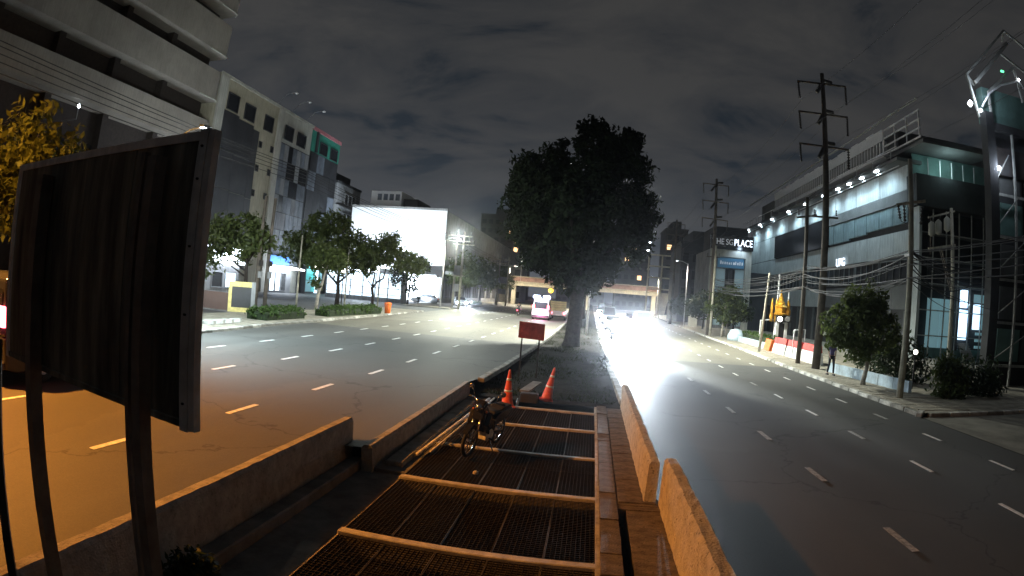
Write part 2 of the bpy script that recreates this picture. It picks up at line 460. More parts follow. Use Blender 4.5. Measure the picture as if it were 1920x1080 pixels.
class MB:
    def __init__(s):
        s.v = []; s.f = []
    def add(s, vs, fs):
        n = len(s.v)
        s.v += [tuple(p) for p in vs]
        s.f += [tuple(n + i for i in f) for f in fs]
        return s
    def hexa(s, p):
        return s.add(p, [(0, 3, 2, 1), (4, 5, 6, 7), (0, 1, 5, 4), (1, 2, 6, 5), (2, 3, 7, 6), (3, 0, 4, 7)])
    def box(s, x0, x1, y0, y1, z0, z1):
        return s.hexa([(x0, y0, z0), (x1, y0, z0), (x1, y1, z0), (x0, y1, z0), (x0, y0, z1), (x1, y0, z1), (x1, y1, z1), (x0, y1, z1)])
    def cbox(s, x0, x1, y0, y1, z0, z1, c):
        """box with chamfered vertical and top edges"""
        def ring(d, z):
            return [(x0 + d, y0, z), (x1 - d, y0, z), (x1, y0 + d, z), (x1, y1 - d, z), (x1 - d, y1, z), (x0 + d, y1, z), (x0, y1 - d, z), (x0, y0 + d, z)]
        r0 = ring(c, z0); r1 = ring(c, z1 - c)
        r2 = [(x0 + c, y0 + c, z1), (x1 - c, y0 + c, z1), (x1 - c, y0 + c, z1), (x1 - c, y1 - c, z1), (x1 - c, y1 - c, z1), (x0 + c, y1 - c, z1), (x0 + c, y1 - c, z1), (x0 + c, y0 + c, z1)]
        fs = [tuple(range(7, -1, -1))]
        for a in (0, 8):
            for i in range(8):
                j = (i + 1) % 8
                fs.append((a + i, a + j, a + 8 + j, a + 8 + i))
        fs.append(tuple(range(16, 24)))
        return s.add(r0 + r1 + r2, fs)
    def bar(s, a, b, w, h, up=(0, 0, 1)):
        a = Vector(a); b = Vector(b)
        d = (b - a).normalized()
        u = Vector(up)
        if abs(d.dot(u)) > 0.95:
            u = Vector((0, 1, 0))
        x = d.cross(u).normalized() * (w / 2)
        y = x.cross(d).normalized() * (h / 2)
        p = [a - x - y, a + x - y, a + x + y, a - x + y]
        q = [v + (b - a) for v in p]
        return s.hexa(p + q)
    def tube(s, pts, rad, n=8, cap=True):
        pts = [Vector(p) for p in pts]
        if not hasattr(rad, '__len__'):
            rad = [rad] * len(pts)
        base = len(s.v)
        vs = []; fs = []
        prev = None
        for i, p in enumerate(pts):
            d = (pts[min(i + 1, len(pts) - 1)] - pts[max(i - 1, 0)]).normalized()
            ref = Vector((0, 0, 1)) if abs(d.z) < 0.9 else Vector((1, 0, 0))
            x = d.cross(ref).normalized() if prev is None else (prev - d * prev.dot(d)).normalized()
            prev = x
            y = d.cross(x)
            for k in range(n):
                t = 2 * math.pi * k / n
                vs.append(p + (x * math.cos(t) + y * math.sin(t)) * rad[i])
        for i in range(len(pts) - 1):
            for k in range(n):
                j = (k + 1) % n
                fs.append((i * n + k, i * n + j, (i + 1) * n + j, (i + 1) * n + k))
        if cap:
            fs.append(tuple(range(n - 1, -1, -1)))
            fs.append(tuple((len(pts) - 1) * n + k for k in range(n)))
        return s.add(vs, fs)
    def lathe(s, c, prof, n=16, axis='z'):
        """prof: (radius, height) list turned about an axis through c"""
        vs = []; fs = []
        for r, h in prof:
            for k in range(n):
                t = 2 * math.pi * k / n
                a, b = r * math.cos(t), r * math.sin(t)
                vs.append((c[0] + a, c[1] + b, c[2] + h) if axis == 'z' else ((c[0] + h, c[1] + a, c[2] + b) if axis == 'x' else (c[0] + b, c[1] + h, c[2] + a)))
        for i in range(len(prof) - 1):
            for k in range(n):
                j = (k + 1) % n
                fs.append((i * n + k, i * n + j, (i + 1) * n + j, (i + 1) * n + k))
        fs.append(tuple(range(n - 1, -1, -1)))
        fs.append(tuple((len(prof) - 1) * n + k for k in range(n)))
        return s.add(vs, fs)
    def prism(s, poly, z0, z1):
        n = len(poly)
        vs = [(x, y, z0) for x, y in poly] + [(x, y, z1) for x, y in poly]
        fs = [tuple(range(n - 1, -1, -1)), tuple(range(n, 2 * n))]
        for i in range(n):
            j = (i + 1) % n
            fs.append((i, j, n + j, n + i))
        return s.add(vs, fs)
    def profx(s, poly, x0, x1, inset=None):
        """polygon in (y, z) extruded along x"""
        n = len(poly)
        vs = [(x0, y, z) for y, z in poly] + [(x1, y, z) for y, z in poly]
        fs = [tuple(range(n)), tuple(range(2 * n - 1, n - 1, -1))]
        for i in range(n):
            j = (i + 1) % n
            fs.append((j, i, n + i, n + j))
        return s.add(vs, fs)
    def strip(s, left, right, z):
        """a sheet between two polylines of equal length"""
        n = len(left)
        vs = [(x, y, z) for x, y in left] + [(x, y, z) for x, y in right]
        fs = [(i, n + i, n + i + 1, i + 1) for i in range(n - 1)]
        return s.add(vs, fs)
    def build(s, name, m, parent=None, smooth=False, loc=None, bevel=0.0, local=False):
        off = world_loc(parent) if parent is not None and not local else Vector((0, 0, 0))
        if loc is not None:
            off = off + Vector(loc) if parent is None else Vector(loc)
        me = bpy.data.meshes.new(name)
        me.from_pydata([tuple(Vector(p) - off) for p in s.v], [], s.f)
        me.validate()
        if smooth:
            me.polygons.foreach_set('use_smooth', [True] * len(me.polygons))
        me.update()
        o = link(name, me, m, parent)
        if loc is not None:
            o.location = Vector(loc) - (world_loc(parent) if parent is not None else Vector((0, 0, 0)))
        if bevel:
            bv = o.modifiers.new('bevel', 'BEVEL')
            bv.width = bevel
            bv.segments = 2
            bv.limit_method = 'ANGLE'
        return o

def tag(o, label=None, cat=None, group=None, kind=None):
    if label: o['label'] = label
    if cat: o['category'] = cat
    if group: o['group'] = group
    if kind: o['kind'] = kind
    return o

def thing(name, label, cat, loc=(0, 0, 0), group=None):
    o = bpy.data.objects.new(name, None)
    o.empty_display_size = 0.2
    COL.objects.link(o)
    o.location = loc
    return tag(o, label, cat, group)

def inst(src, loc, parent=None, rotz=None):
    c = src.copy()
    COL.objects.link(c)
    if parent is not None:
        c.parent = parent
        c.location = Vector(loc) - world_loc(parent)
    else:
        c.location = loc
    if rotz is not None:
        c.rotation_euler = (0, 0, rotz)
    return c

def dup(root, loc, rotz=0.0, label=None, scale=None):
    c = root.copy()
    COL.objects.link(c)
    c.location = loc
    c.rotation_euler = (0, 0, rotz)
    if scale: c.scale = (scale, scale, scale)
    if label: c['label'] = label
    for ch in list(root.children):
        d = ch.copy(); COL.objects.link(d); d.parent = c
        for g in list(ch.children):
            k = g.copy(); COL.objects.link(k); k.parent = d
    return c

def leaves(name, m, parent, lobes, n, size, seed, clump=0.45, per=14, shell=0.45, droop=0.25, ball=False):
    """Leaf blades in clumps spread through ellipsoid lobes (cx, cy, cz, rx, ry, rz), as one crown mesh."""
    rg = np.random.default_rng(seed)
    L = np.array(lobes, float)
    w = L[:, 3] * L[:, 4] * L[:, 5]
    w = w ** 0.75
    nc = max(4, n // per)
    k = rg.choice(len(L), nc, p=w / w.sum())
    d = rg.normal(size=(nc, 3))
    d /= np.linalg.norm(d, axis=1)[:, None]
    rr = shell + (1 - shell) * rg.random(nc) ** 0.6
    cc = L[k, :3] + d * L[k, 3:] * rr[:, None]
    cl = np.repeat(cc, per, 0)
    cd_ = np.repeat(d, per, 0)
    j_ = rg.normal(size=cl.shape)
    if ball:
        j_ = j_ / np.linalg.norm(j_, axis=1)[:, None] * (rg.random(len(cl)) ** 0.4)[:, None] * (0.8 + 0.9 * np.repeat(rg.random(nc), per))[:, None] * 1.5
    p = cl + j_ * clump * np.array([0.55, 0.55, 0.46])
    nn = len(p)
    nor = cd_ * 0.6 + rg.normal(size=(nn, 3)) * 0.8 + np.array([0, 0, 0.35])
    nor /= np.linalg.norm(nor, axis=1)[:, None]
    t = rg.normal(size=(nn, 3)) + np.array([0, 0, -droop * 2])
    t -= nor * (t * nor).sum(1)[:, None]
    t /= np.linalg.norm(t, axis=1)[:, None]
    b = np.cross(nor, t)
    s = size * (0.6 + 0.8 * rg.random(nn))[:, None]
    q = np.stack([p - t * s, p + b * s * 0.42 + nor * s * 0.10, p + t * s, p - b * s * 0.42 + nor * s * 0.10], 1).reshape(-1, 3)
    q -= np.array(world_loc(parent)) if parent is not None else 0
    me = bpy.data.meshes.new(name)
    me.vertices.add(nn * 4)
    me.vertices.foreach_set('co', q.ravel())
    me.loops.add(nn * 4)
    me.loops.foreach_set('vertex_index', np.arange(nn * 4))
    me.polygons.add(nn)
    me.polygons.foreach_set('loop_start', np.arange(nn) * 4)
    me.polygons.foreach_set('loop_total', np.full(nn, 4))
    me.update()
    return link(name, me, m, parent)

def interp(poly, y):
    for (x0, y0), (x1, y1) in zip(poly, poly[1:]):
        if y0 <= y <= y1:
            return x0 + (x1 - x0) * (y - y0) / (y1 - y0)
    return poly[0][0] if y < poly[0][1] else poly[-1][0]

#@@SETTING
# ------------------------------------------------------------------ the setting: ground, roads, median, pavements
MB().box(-400, 400, -60, 900, -0.6, -0.32).build('ground', M_PIT)['kind'] = 'structure'

KR = [(11.3, -12), (11.28, 17.7), (11.25, 22), (11.3, 27), (11.4, 33), (11.8, 42), (12.2, 62), (13.4, 100), (15.0, 150), (17.0, 240), (18, 420)]
KL = [(-14.8, -12), (-15.4, 20.7), (-15.95, 26.9), (-16.15, 33.7), (-16.7, 49.8), (-17.2, 61.5), (-17.6, 76), (-19.0, 105), (-21.0, 160), (-23.5, 240), (-25, 420)]
ML = [(-3.85, -12), (-3.75, 8.9), (-3.4, 9.0), (-3.4, 17.0), (-3.25, 17.8), (-3.1, 21), (-2.9, 29), (-2.7, 41), (-2.6, 240), (-2.6, 420)]
MR = [(1.45, -12), (1.45, 8.0), (1.3, 9.0), (1.3, 17.0), (1.25, 20), (1.1, 27), (0.86, 44), (0.8, 70), (0.6, 240), (0.6, 420)]
def sheet(name, left, right, z, m, thick=0.3):
    ys = sorted(set([p[1] for p in left] + [p[1] for p in right]))
    l = [(interp(left, y), y) for y in ys]
    r = [(interp(right, y), y) for y in ys]
    o = MB().strip(l, r, z).build(name, m)
    o['kind'] = 'structure'
    return o
road_l = sheet('road', KL, ML, 0.30, M_ASPH_L)
road_r = sheet('road', MR, KR, 0.0, M_ASPH_R)

# lane dashes
dash = MB().box(-0.06, 0.06, -0.55, 0.55, 0.0, 0.006).build('lane_dash', M_LINE, road_l)
dash.location = (-6.6, 3.0, 0.302)
dash_w = MB().box(-0.06, 0.06, -0.5, 0.5, 0.0, 0.006).build('lane_dash', M_LINE_W, road_r)
dash_w.location = (4.75, 3.7, 0.002)
LA = [(-6.62, 6.5), (-6.32, 13.6), (-6.15, 18), (-6.1, 31), (-6.0, 60), (-6.2, 120)]
LB = [(-10.05, 6.8), (-9.7, 14), (-9.45, 17.2), (-9.3, 24), (-9.3, 60), (-10, 120)]
LC = [(-12.75, 10), (-12.55, 17.5), (-12.45, 28), (-12.5, 60), (-13.6, 120)]
def dashes(line, y0, step, src, road, z, y1):
    y = y0
    first = True
    while y < y1:
        x = interp(line, y)
        s = src if random.random() > 0.08 else (dash_w if road is road_r else src)
        inst(s, (x, y, z), road, random.uniform(-0.012, 0.012))
        y += step + random.uniform(-0.04, 0.04)
dashes(LA, 6.5, 3.53, dash, road_l, 0.302, 112)
dashes(LB, 3.3, 3.55, dash, road_l, 0.302, 112)
dashes(LC, 10.4, 3.58, dash, road_l, 0.302, 112)
dash_t = MB().box(-0.05, 0.05, -0.5, 0.5, 0.0, 0.006).build('lane_dash', M_LINE, road_r)
dash_t.location = (9.83, 4.9, 0.002)
LD = [(4.8, 3), (4.74, 7.2), (4.6, 14.2), (4.45, 21), (4.35, 28.4), (4.3, 60), (4.8, 120)]
LE = [(7.75, 4), (7.68, 7.9), (7.4, 14.2), (7.15, 24), (7.15, 60), (7.8, 120)]
LF = [(9.85, 7), (9.83, 11), (9.65, 20), (9.6, 30), (9.65, 60), (10.4, 120)]
dashes(LD, 7.21, 3.52, dash_w, road_r, 0.002, 34)
dashes(LD, 35.6, 3.52, dash_t, road_r, 0.002, 112)
dashes(LE, 7.89, 3.36, dash_t, road_r, 0.002, 112)
dashes(LF, 7.7, 3.27, dash_t, road_r, 0.002, 112)

# side street apron at the near right corner
ap = MB().strip([(11.32, -12), (11.32, 12), (11.32, 17.4)], [(40, -12), (40, 14), (40, 22)], 0.004).build('side_street', M_APRON)
ap['kind'] = 'structure'

# right pavement with its painted kerb stones
YS = [17.6, 22, 27, 33, 42, 62, 100, 150, 240, 420]
pr = MB()
pr.v = []
lft = [(interp(KR, y) + 0.24, y) for y in YS]
rgt = [(interp(KR, y) + 16 + y * 0.1, y + (2.1 if y < 18 else 0)) for y in YS]
pav_r = MB().strip(lft, rgt, 0.125).build('pavement', M_PAVE)
pav_r['kind'] = 'structure'
ks = [MB().cbox(-0.12, 0.12, -0.48, 0.48, -0.14, 0.0, 0.025).build('kerb_stone', m_, pav_r) for m_ in (M_KERBW, M_KERBG)]
for k_ in ks: k_.location = (11.4, 18.2, 0.14)
def kerb(line, y0, y1, z, parent, side, pick, skip=None):
    y = y0
    while y < y1:
        x = interp(line, y)
        dx = interp(line, y + 0.5) - interp(line, y - 0.5)
        inst(ks[pick()], (x + 0.12 * side, y, z + random.uniform(-0.012, 0.012)), parent, math.atan2(-dx, 1) + random.uniform(-0.012, 0.012))
        y += 0.985
inst(ks[0], (11.55, 17.9, 0.14), pav_r, R(-40))
for i_ in range(19):
    x_ = 12.2 + i_ * 0.985
    inst(ks[0 if i_ % 3 else 1], (x_, 17.62 + (x_ - 12) * 0.12, 0.135), pav_r, R(-90 + 6.8))
kerb(KR, 19.2, 105, 0.14, pav_r, 1, lambda: 0 if random.random() < 0.8 else 1)
# paving slabs in the near right pavement
ps = MB().cbox(-0.29, 0.29, -0.29, 0.29, -0.03, 0.0, 0.008).build('paving_slab', M_PAVE, pav_r)
ps.location = (12.0, 18.4, 0.145)
for iy in range(44):
    for ix in range(4):
        y = 18.5 + iy * 0.62
        x = interp(KR, y) + 0.62 + ix * 0.62
        if x < 14.2 and not (ix == 3 and y > 30):
            inst(ps, (x, y, 0.145 + random.uniform(-0.008, 0.008)), pav_r, random.uniform(-0.01, 0.01))

# left pavement, verge and parking plaza
YL = [-12, 20.7, 26.9, 33.7, 49.8, 60.5]
pav_l = MB().strip([(-21.5, y) for y in YL], [(interp(KL, y) - 0.24, y) for y in YL], 0.415).build('pavement', M_PAVE)
pav_l['kind'] = 'structure'
kerb(KL, 9.0, 60.5, 0.43, pav_l, -1, lambda: 1 if random.random() < 0.75 else 0)
YL2 = [74, 76, 105, 160, 240, 420]
pav_l2 = MB().strip([(interp(KL, y) - 6.5, y) for y in YL2], [(interp(KL, y) - 0.24, y) for y in YL2], 0.415).build('pavement', M_PAVE)
pav_l2['kind'] = 'structure'
kerb(KL, 74.5, 120, 0.43, pav_l2, -1, lambda: 1)
pl = MB().strip([(-90, y) for y in (-12, 60, 400)], [(-21.4, -12), (-17.0, 61), (-17.0, 400)], 0.292).build('plaza', M_PLAZA)
pl['kind'] = 'structure'

# median: earth beyond the gratings, slabs beside them
ys = [16.75, 17.0, 17.8, 19, 21, 24, 29, 35, 41, 70, 240, 420]
mz = lambda y: 0.0 if y < 17.5 else min(0.2, 0.2 * (y - 17.5) / 8)
med = MB()
NX = 9
vs_ = []; fs_ = []
for y in ys:
    for k in range(NX):
        a_, b_ = interp(ML, y), interp(MR, y) - 0.1
        vs_.append((a_ + (b_ - a_) * k / (NX - 1), y, mz(y) + (random.uniform(-0.03, 0.03) if 17.5 < y < 80 and 0 < k < NX - 1 else 0)))
for r_ in range(len(ys) - 1):
    for k in range(NX - 1):
        fs_.append((r_ * NX + k, r_ * NX + k + 1, (r_ + 1) * NX + k + 1, (r_ + 1) * NX + k))
med.add(vs_, fs_)
median = med.build('median', M_DIRT, smooth=True)
median['kind'] = 'structure'
kerb(MR, 17.6, 84, 0.19, median, -1, lambda: 1 if random.random() < 0.5 else 0)
kerb(ML, 18.4, 84, 0.37, median, 1, lambda: 1)

floor_l = MB().box(-3.85, -2.70, -6, 9.05, -0.32, -0.10)
floor_l.box(-3.3, -2.70, 9.05, 16.75, -0.32, -0.04)
floor_l.build('median_floor', M_CONC_D)['kind'] = 'structure'
ml = MB().box(0.40, 1.34, 8.62, 16.75, -0.32, -0.012)
ml.box(0.40, 0.62, -6, 8.62, -0.32, -0.012)
ml.box(0.80, 1.34, -6, 8.45, -0.32, -0.035)
ml.box(0.62, 1.34, 8.45, 8.62, -0.32, -0.02)
slabbed = ml.build('median_walk', M_SLAB)
slabbed['kind'] = 'structure'
sl = MB().cbox(-0.132, 0.132, -0.29, 0.29, -0.03, 0.0, 0.006).build('paving_slab', M_SLAB, slabbed)
sl.location = (0.535, 1.0, 0.012)
for i in range(26):
    inst(sl, (0.535, 1.6 + 0.6 * i, 0.012 + random.uniform(-0.008, 0.008)), slabbed, random.uniform(-0.02, 0.02))
sl2 = MB().cbox(-0.29, 0.29, -0.29, 0.29, -0.03, 0.0, 0.008).build('paving_slab', M_SLAB, slabbed)
sl2.location = (0.98, 9.0, 0.012)
for i in range(12):
    inst(sl2, (0.98, 9.6 + 0.6 * i, 0.010 + random.uniform(-0.010, 0.010)), slabbed, random.uniform(-0.02, 0.02))
ledge = MB().cbox(-3.14, -2.84, 9.3, 15.7, -0.04, 0.05, 0.02).build('concrete_ledge', M_KERBG)
tag(ledge, 'pale grey concrete ledge running along the foot of the far left barrier', 'ledge')

# ------------------------------------------------------------------ gratings over the shaft
gr = thing('ventilation_grating', '', 'grating', (-1.15, 9, 0))
gr['label'] = 'black steel mesh gratings laid between concrete crossbeams on the median'
beam_y = [1.55, 3.95, 6.36, 8.80, 11.15, 13.55, 15.75]
bm = MB().cbox(-1.55, 1.53, -0.068, 0.068, -0.30, 0.0, 0.012).build('crossbeam', M_BEAM, gr, local=True)
bm.location = (-0.02, beam_y[0] - 9, 0.0)
for y in beam_y[1:]:
    inst(bm, (-1.17, y, random.uniform(-0.004, 0.004)), gr, random.uniform(-0.012, 0.012))
pan = MB()
PW, PL = 0.585, 2.18
for i in range(11):
    x = -PW / 2 + PW * i / 10
    pan.box(x - 0.0045, x + 0.0045, -PL / 2, PL / 2, -0.03, 0.0)
for i in range(37):
    y = -PL / 2 + PL * i / 36
    pan.box(-PW / 2, PW / 2, y - 0.0035, y + 0.0035, -0.012, 0.001)
panel = pan.build('grating_panel', M_STEEL, gr, local=True)
panel.location = (-1.15 + 1.15, 2.75 - 9, -0.03)
fr = MB()
for x in (-PW / 2 - 0.004, PW / 2 + 0.004):
    fr.box(x - 0.004, x + 0.004, -PL / 2, PL / 2, -0.034, 0.004)
fr.build('panel_frame', M_FRAME, panel, local=True)
bays = list(zip(beam_y, beam_y[1:]))
for (a, b) in bays:
    for i in range(5):
        x = -2.385 + i * 0.607
        if abs(a - 1.55) < 0.01 and i == 2:
            continue
        c = inst(panel, (x, (a + b) / 2, -0.035 + random.uniform(-0.008, 0.006)), gr, random.uniform(-0.004, 0.004))
        c.rotation_euler = (random.uniform(-0.003, 0.003), random.uniform(-0.006, 0.006), random.uniform(-0.004, 0.004))
        for ch in panel.children:
            d = ch.copy(); COL.objects.link(d); d.parent = c
panel.location = Vector((-2.385 + 2 * 0.607, 2.75, -0.035)) - world_loc(gr)
rim = MB().box(0.345, 0.40, -6, 16.75, -0.32, -0.004)
rim.box(-2.72, -2.665, -6, 16.75, -0.32, -0.06)
rim.build('shaft_rim', M_BEAM, gr)

# ------------------------------------------------------------------ concrete barriers
def rough_wall(name, label, x0, x1, y0, y1, z0, z1, m, amp=0.02, foot=None):
    """A cast wall whose faces wander a little and whose top edge is worn."""
    n = max(6, int((y1 - y0) / 0.16))
    rg = random.Random(len(label))
    mb = MB()
    secs = []
    for i in range(n + 1):
        y = y0 + (y1 - y0) * i / n
        j = lambda a=1.0: rg.uniform(-amp, amp) * a
        secs.append([(x0 + j(), y, z0), (x0 + j(), y, z0 + (z1 - z0) * 0.55), (x0 + j(1.3), y, z1 - 0.05 + j()), (x0 + 0.035 + j(), y, z1 + j(0.7)),
                     ((x0 + x1) / 2, y, z1 + j(0.5)), (x1 - 0.035 + j(), y, z1 + j(0.7)), (x1 + j(1.3), y, z1 - 0.05 + j()), (x1 + j(), y, z0 + (z1 - z0) * 0.55), (x1 + j(), y, z0)])
    k = 9
    vs = [p for s in secs for p in s]
    fs = []
    for i in range(n):
        for q in range(k):
            r = (q + 1) % k
            fs.append((i * k + q, (i + 1) * k + q, (i + 1) * k + r, i * k + r))
    fs.append(tuple(range(k))); fs.append(tuple(n * k + q for q in range(k - 1, -1, -1)))
    mb.add(vs, fs)
    o = mb.build(name, m)
    tag(o, label, 'barrier', 'concrete barriers round the median shaft')
    if foot:
        ft = MB().cbox(*foot, 0.02).build('footing', M_CONC_D, o)
    return o
rough_wall('concrete_barrier', 'long concrete barrier along the orange-lit road behind the posts', -3.93, -3.74, -4.0, 9.3, -0.3, 0.70, M_CONC, 0.006, (-3.73, -3.48, -4.0, 9.2, -0.3, 0.06))
rough_wall('concrete_barrier', 'low concrete barrier running behind the parked motorcycle', -3.44, -3.25, 8.95, 16.9, -0.3, 0.36, M_CONC, 0.006)
rough_wall('concrete_barrier', 'pitted orange-lit barrier that ends beside the small open trench', 1.31, 1.52, -4.0, 8.74, -0.3, 0.74, M_CONC_P, 0.010)
rough_wall('concrete_barrier', 'pitted barrier between the slab walk and the oncoming traffic glare', 1.08, 1.27, 8.78, 17.0, -0.3, 0.66, M_CONC_P, 0.010)

# ------------------------------------------------------------------ the big board on posts
bd = thing('billboard', 'large dark rusty board in a grey metal frame on posts', 'billboard', (-2.8, 2.38, 0))
A = Vector((-1.71, 2.16, 0)); B = Vector((-3.88, 2.60, 0))
u = (B - A).normalized(); nv = Vector((-u.y, u.x, 0))
if nv.y > 0: nv = -nv          # towards the camera
zt, zb = 3.59, 2.29
def bpt(t, d, z): 
    p = A + (B - A) * t + nv * d
    return (p.x, p.y, z)
def slab(mb, t0, t1, d0, d1, z0, z1):
    return mb.hexa([bpt(t0, d0, z0), bpt(t1, d0, z0), bpt(t1, d1, z0), bpt(t0, d1, z0), bpt(t0, d0, z1), bpt(t1, d0, z1), bpt(t1, d1, z1), bpt(t0, d1, z1)])
for i in range(4):
    t0 = 0.018 + i * 0.241; t1 = t0 + 0.2385
    m_ = slab(MB(), t0, t1, 0.003 + 0.002 * (i % 2), -0.015, zb + 0.02, zt - 0.02)
    m_.build('sheet_panel', M_BOARD, bd)
f = MB(); slab(f, -0.004, 1.004, 0.012, -0.025, zt - 0.022, zt + 0.022); f.build('frame_rail', M_GALV, bd)
f = MB(); slab(f, -0.004, 1.004, 0.012, -0.025, zb - 0.016, zb + 0.016); f.build('frame_rail', M_BOARD, bd)
f = MB(); slab(f, -0.010, 0.016, 0.016, -0.03, zb - 0.03, zt + 0.03); f.build('frame_stile', M_GALV, bd)
f = MB(); slab(f, -0.030, -0.0105, 0.012, -0.03, zb - 0.02, zt + 0.02); f.build('frame_stile', M_GALV, bd)
f = MB(); slab(f, 0.986, 1.006, 0.016, -0.03, zb - 0.022, zt + 0.022); f.build('frame_stile', M_GALV, bd)
bo = MB().lathe((0, 0, 0), [(0.006, -0.006), (0.009, 0.0), (0.006, 0.004)], 8).build('bolt', M_POST, bd, local=True)
bo.location = Vector(bpt(0.003, 0.018, zt - 0.2)) - world_loc(bd)
for z in (zb + 0.1, zb + 0.5, zt - 0.5, zt - 0.05):
    inst(bo, bpt(0.003, 0.018, z), bd)
def post(x, y, w, zt_):
    MB().bar((x, y, -0.1), (x, y, zt_), w, w, up=tuple(nv)).build('post', M_POSTB, bd)
post(-1.965, 2.115, 0.07, zt - 0.1)
post(-2.11, 2.18, 0.035, zt - 0.06)
post(-3.29, 2.42, 0.09, zt - 0.1)
MB().bar((-3.08, 1.83, -0.1), (-3.72, 2.40, zb + 0.12), 0.06, 0.06).build('brace', M_POST, bd)

# ------------------------------------------------------------------ sodium lamp beside the left road (lights the near road orange)
sl_ = thing('street_lamp', 'sodium street lamp on a tall pole beside the orange-lit road', 'street lamp', (-16.2, 4.8, 0.4))
MB().tube([(-16.2, 4.8, 0.4), (-16.2, 4.8, 5), (-16.2, 4.8, 8.4)], [0.11, 0.09, 0.06], 10).build('pole', M_POLE_D, sl_, True)
MB().tube([(-16.2, 4.8, 8.3), (-15.6, 5.1, 8.75), (-14.4, 5.6, 8.85)], 0.035, 8).build('arm', M_POLE_D, sl_, True)
MB().cbox(-14.65, -14.0, 5.45, 5.75, 8.72, 8.90, 0.03).build('lamp_head', M_GREY, sl_)
MB().box(-14.55, -14.1, 5.5, 5.7, 8.69, 8.715).build('lamp_glass', E_SOD, sl_)
light('SPOT', 'sodium_light', (-14.3, 5.6, 8.62), 17000, SODIUM, (-10.4, 7.4, 0), 0.16, 104, 0.7, sl_)
MB().tube([(-16.2, 4.8, 8.3), (-16.8, 5.4, 8.7), (-17.4, 6.2, 8.8)], 0.035, 8).build('arm', M_POLE_D, sl_, True)  # second arm and head, added to light the tree behind the board
MB().cbox(-17.75, -17.1, 6.1, 6.4, 8.72, 8.90, 0.03).build('lamp_head', M_GREY, sl_)
MB().box(-17.65, -17.2, 6.15, 6.35, 8.69, 8.715).build('lamp_glass', E_SOD, sl_)
light('SPOT', 'sodium_light', (-17.4, 6.25, 8.6), 5200, (1.0, 0.5, 0.08), (-18.2, 12.6, 5.6), 0.16, 100, 0.6, sl_)

# ------------------------------------------------------------------ traffic cones
def cone(label, loc, rz, tilt=(0, 0)):
    t = thing('traffic_cone', label, 'traffic cone', loc, 'traffic cones on the median')
    H_ = 0.98
    body = MB().lathe((0, 0, 0), [(0.175, 0.03), (0.150, 0.12), (0.032, H_ - 0.03), (0.026, H_), (0.016, H_ + 0.006)], 20)
    off = Vector(loc)
    def B_(mb, n, m, s=True):
        mb.v = [tuple(Vector(p) + off) for p in mb.v]
        return mb.build(n, m, t, s)
    B_(body, 'cone_body', M_ORANGE)
    rad = lambda h: 0.150 + (0.032 - 0.150) * (h - 0.12) / (H_ - 0.15) + 0.003
    for a, b in ((0.40, 0.45), (0.70, 0.76)):
        B_(MB().lathe((0, 0, 0), [(rad(a), a), (rad(b), b)], 20), 'reflective_band', M_REFL)
    B_(MB().cbox(-0.2, 0.2, -0.2, 0.2, 0.0, 0.035, 0.012), 'base', M_ORANGE, False)
    t.rotation_euler = (tilt[0], tilt[1], rz)
    return t
cone('upright orange traffic cone beside the motorcycle', (-1.98, 15.62, 0.0), 0.3, (0.0, 0.012))
cone('orange traffic cone leaning to one side by the stacked blocks', (-1.05, 17.1, 0.0), 0.1, (0.02, 0.17))
cb = MB().cbox(-1.75, -1.25, 16.45, 16.75, 0.0, 0.26, 0.02).build('concrete_block', M_DCLAD)
tag(cb, 'dark block lying between the two orange cones', 'block')
pk = MB(); pk.bar((-1.68, 16.9, 0.24), (-1.45, 18.5, 0.30), 0.28, 0.05); pk = pk.build('plank', M_CONC_D)
tag(pk, 'short dark grey plank lying behind the upright cone', 'plank')
bt = MB().lathe((-1.735, 15.9, 0.0), [(0.03, 0), (0.032, 0.12), (0.012, 0.17), (0.012, 0.2)], 10).build('bottle', M_WHITEP, smooth=True)
tag(bt, 'small white bottle standing beside the upright cone', 'bottle')
st = MB().lathe((-1.62, 9.42, -0.02), [(0.012, 0), (0.05, 0.02), (0.045, 0.05), (0.02, 0.07)], 9).build('stone', M_BEAM)
tag(st, 'small pale stone lying on the dark grating', 'stone')

# ------------------------------------------------------------------ red sheet sign on two posts
sg = thing('road_sign', 'blank red sheet sign standing on two thin posts before the tree', 'sign', (-1.93, 20.45, 0.2))
MB().hexa([(-2.38, 20.40, 1.50), (-1.50, 20.42, 1.46), (-1.50, 20.45, 1.46), (-2.38, 20.43, 1.50), (-2.38, 20.40, 2.06), (-1.50, 20.42, 2.02), (-1.50, 20.45, 2.02), (-2.38, 20.43, 2.06)]).build('sign_board', M_SIGNR, sg)
for x in (-2.26, -1.66):
    MB().bar((x, 20.47, 0.15), (x, 20.47, 2.0), 0.05, 0.05).build('post', M_POST, sg)

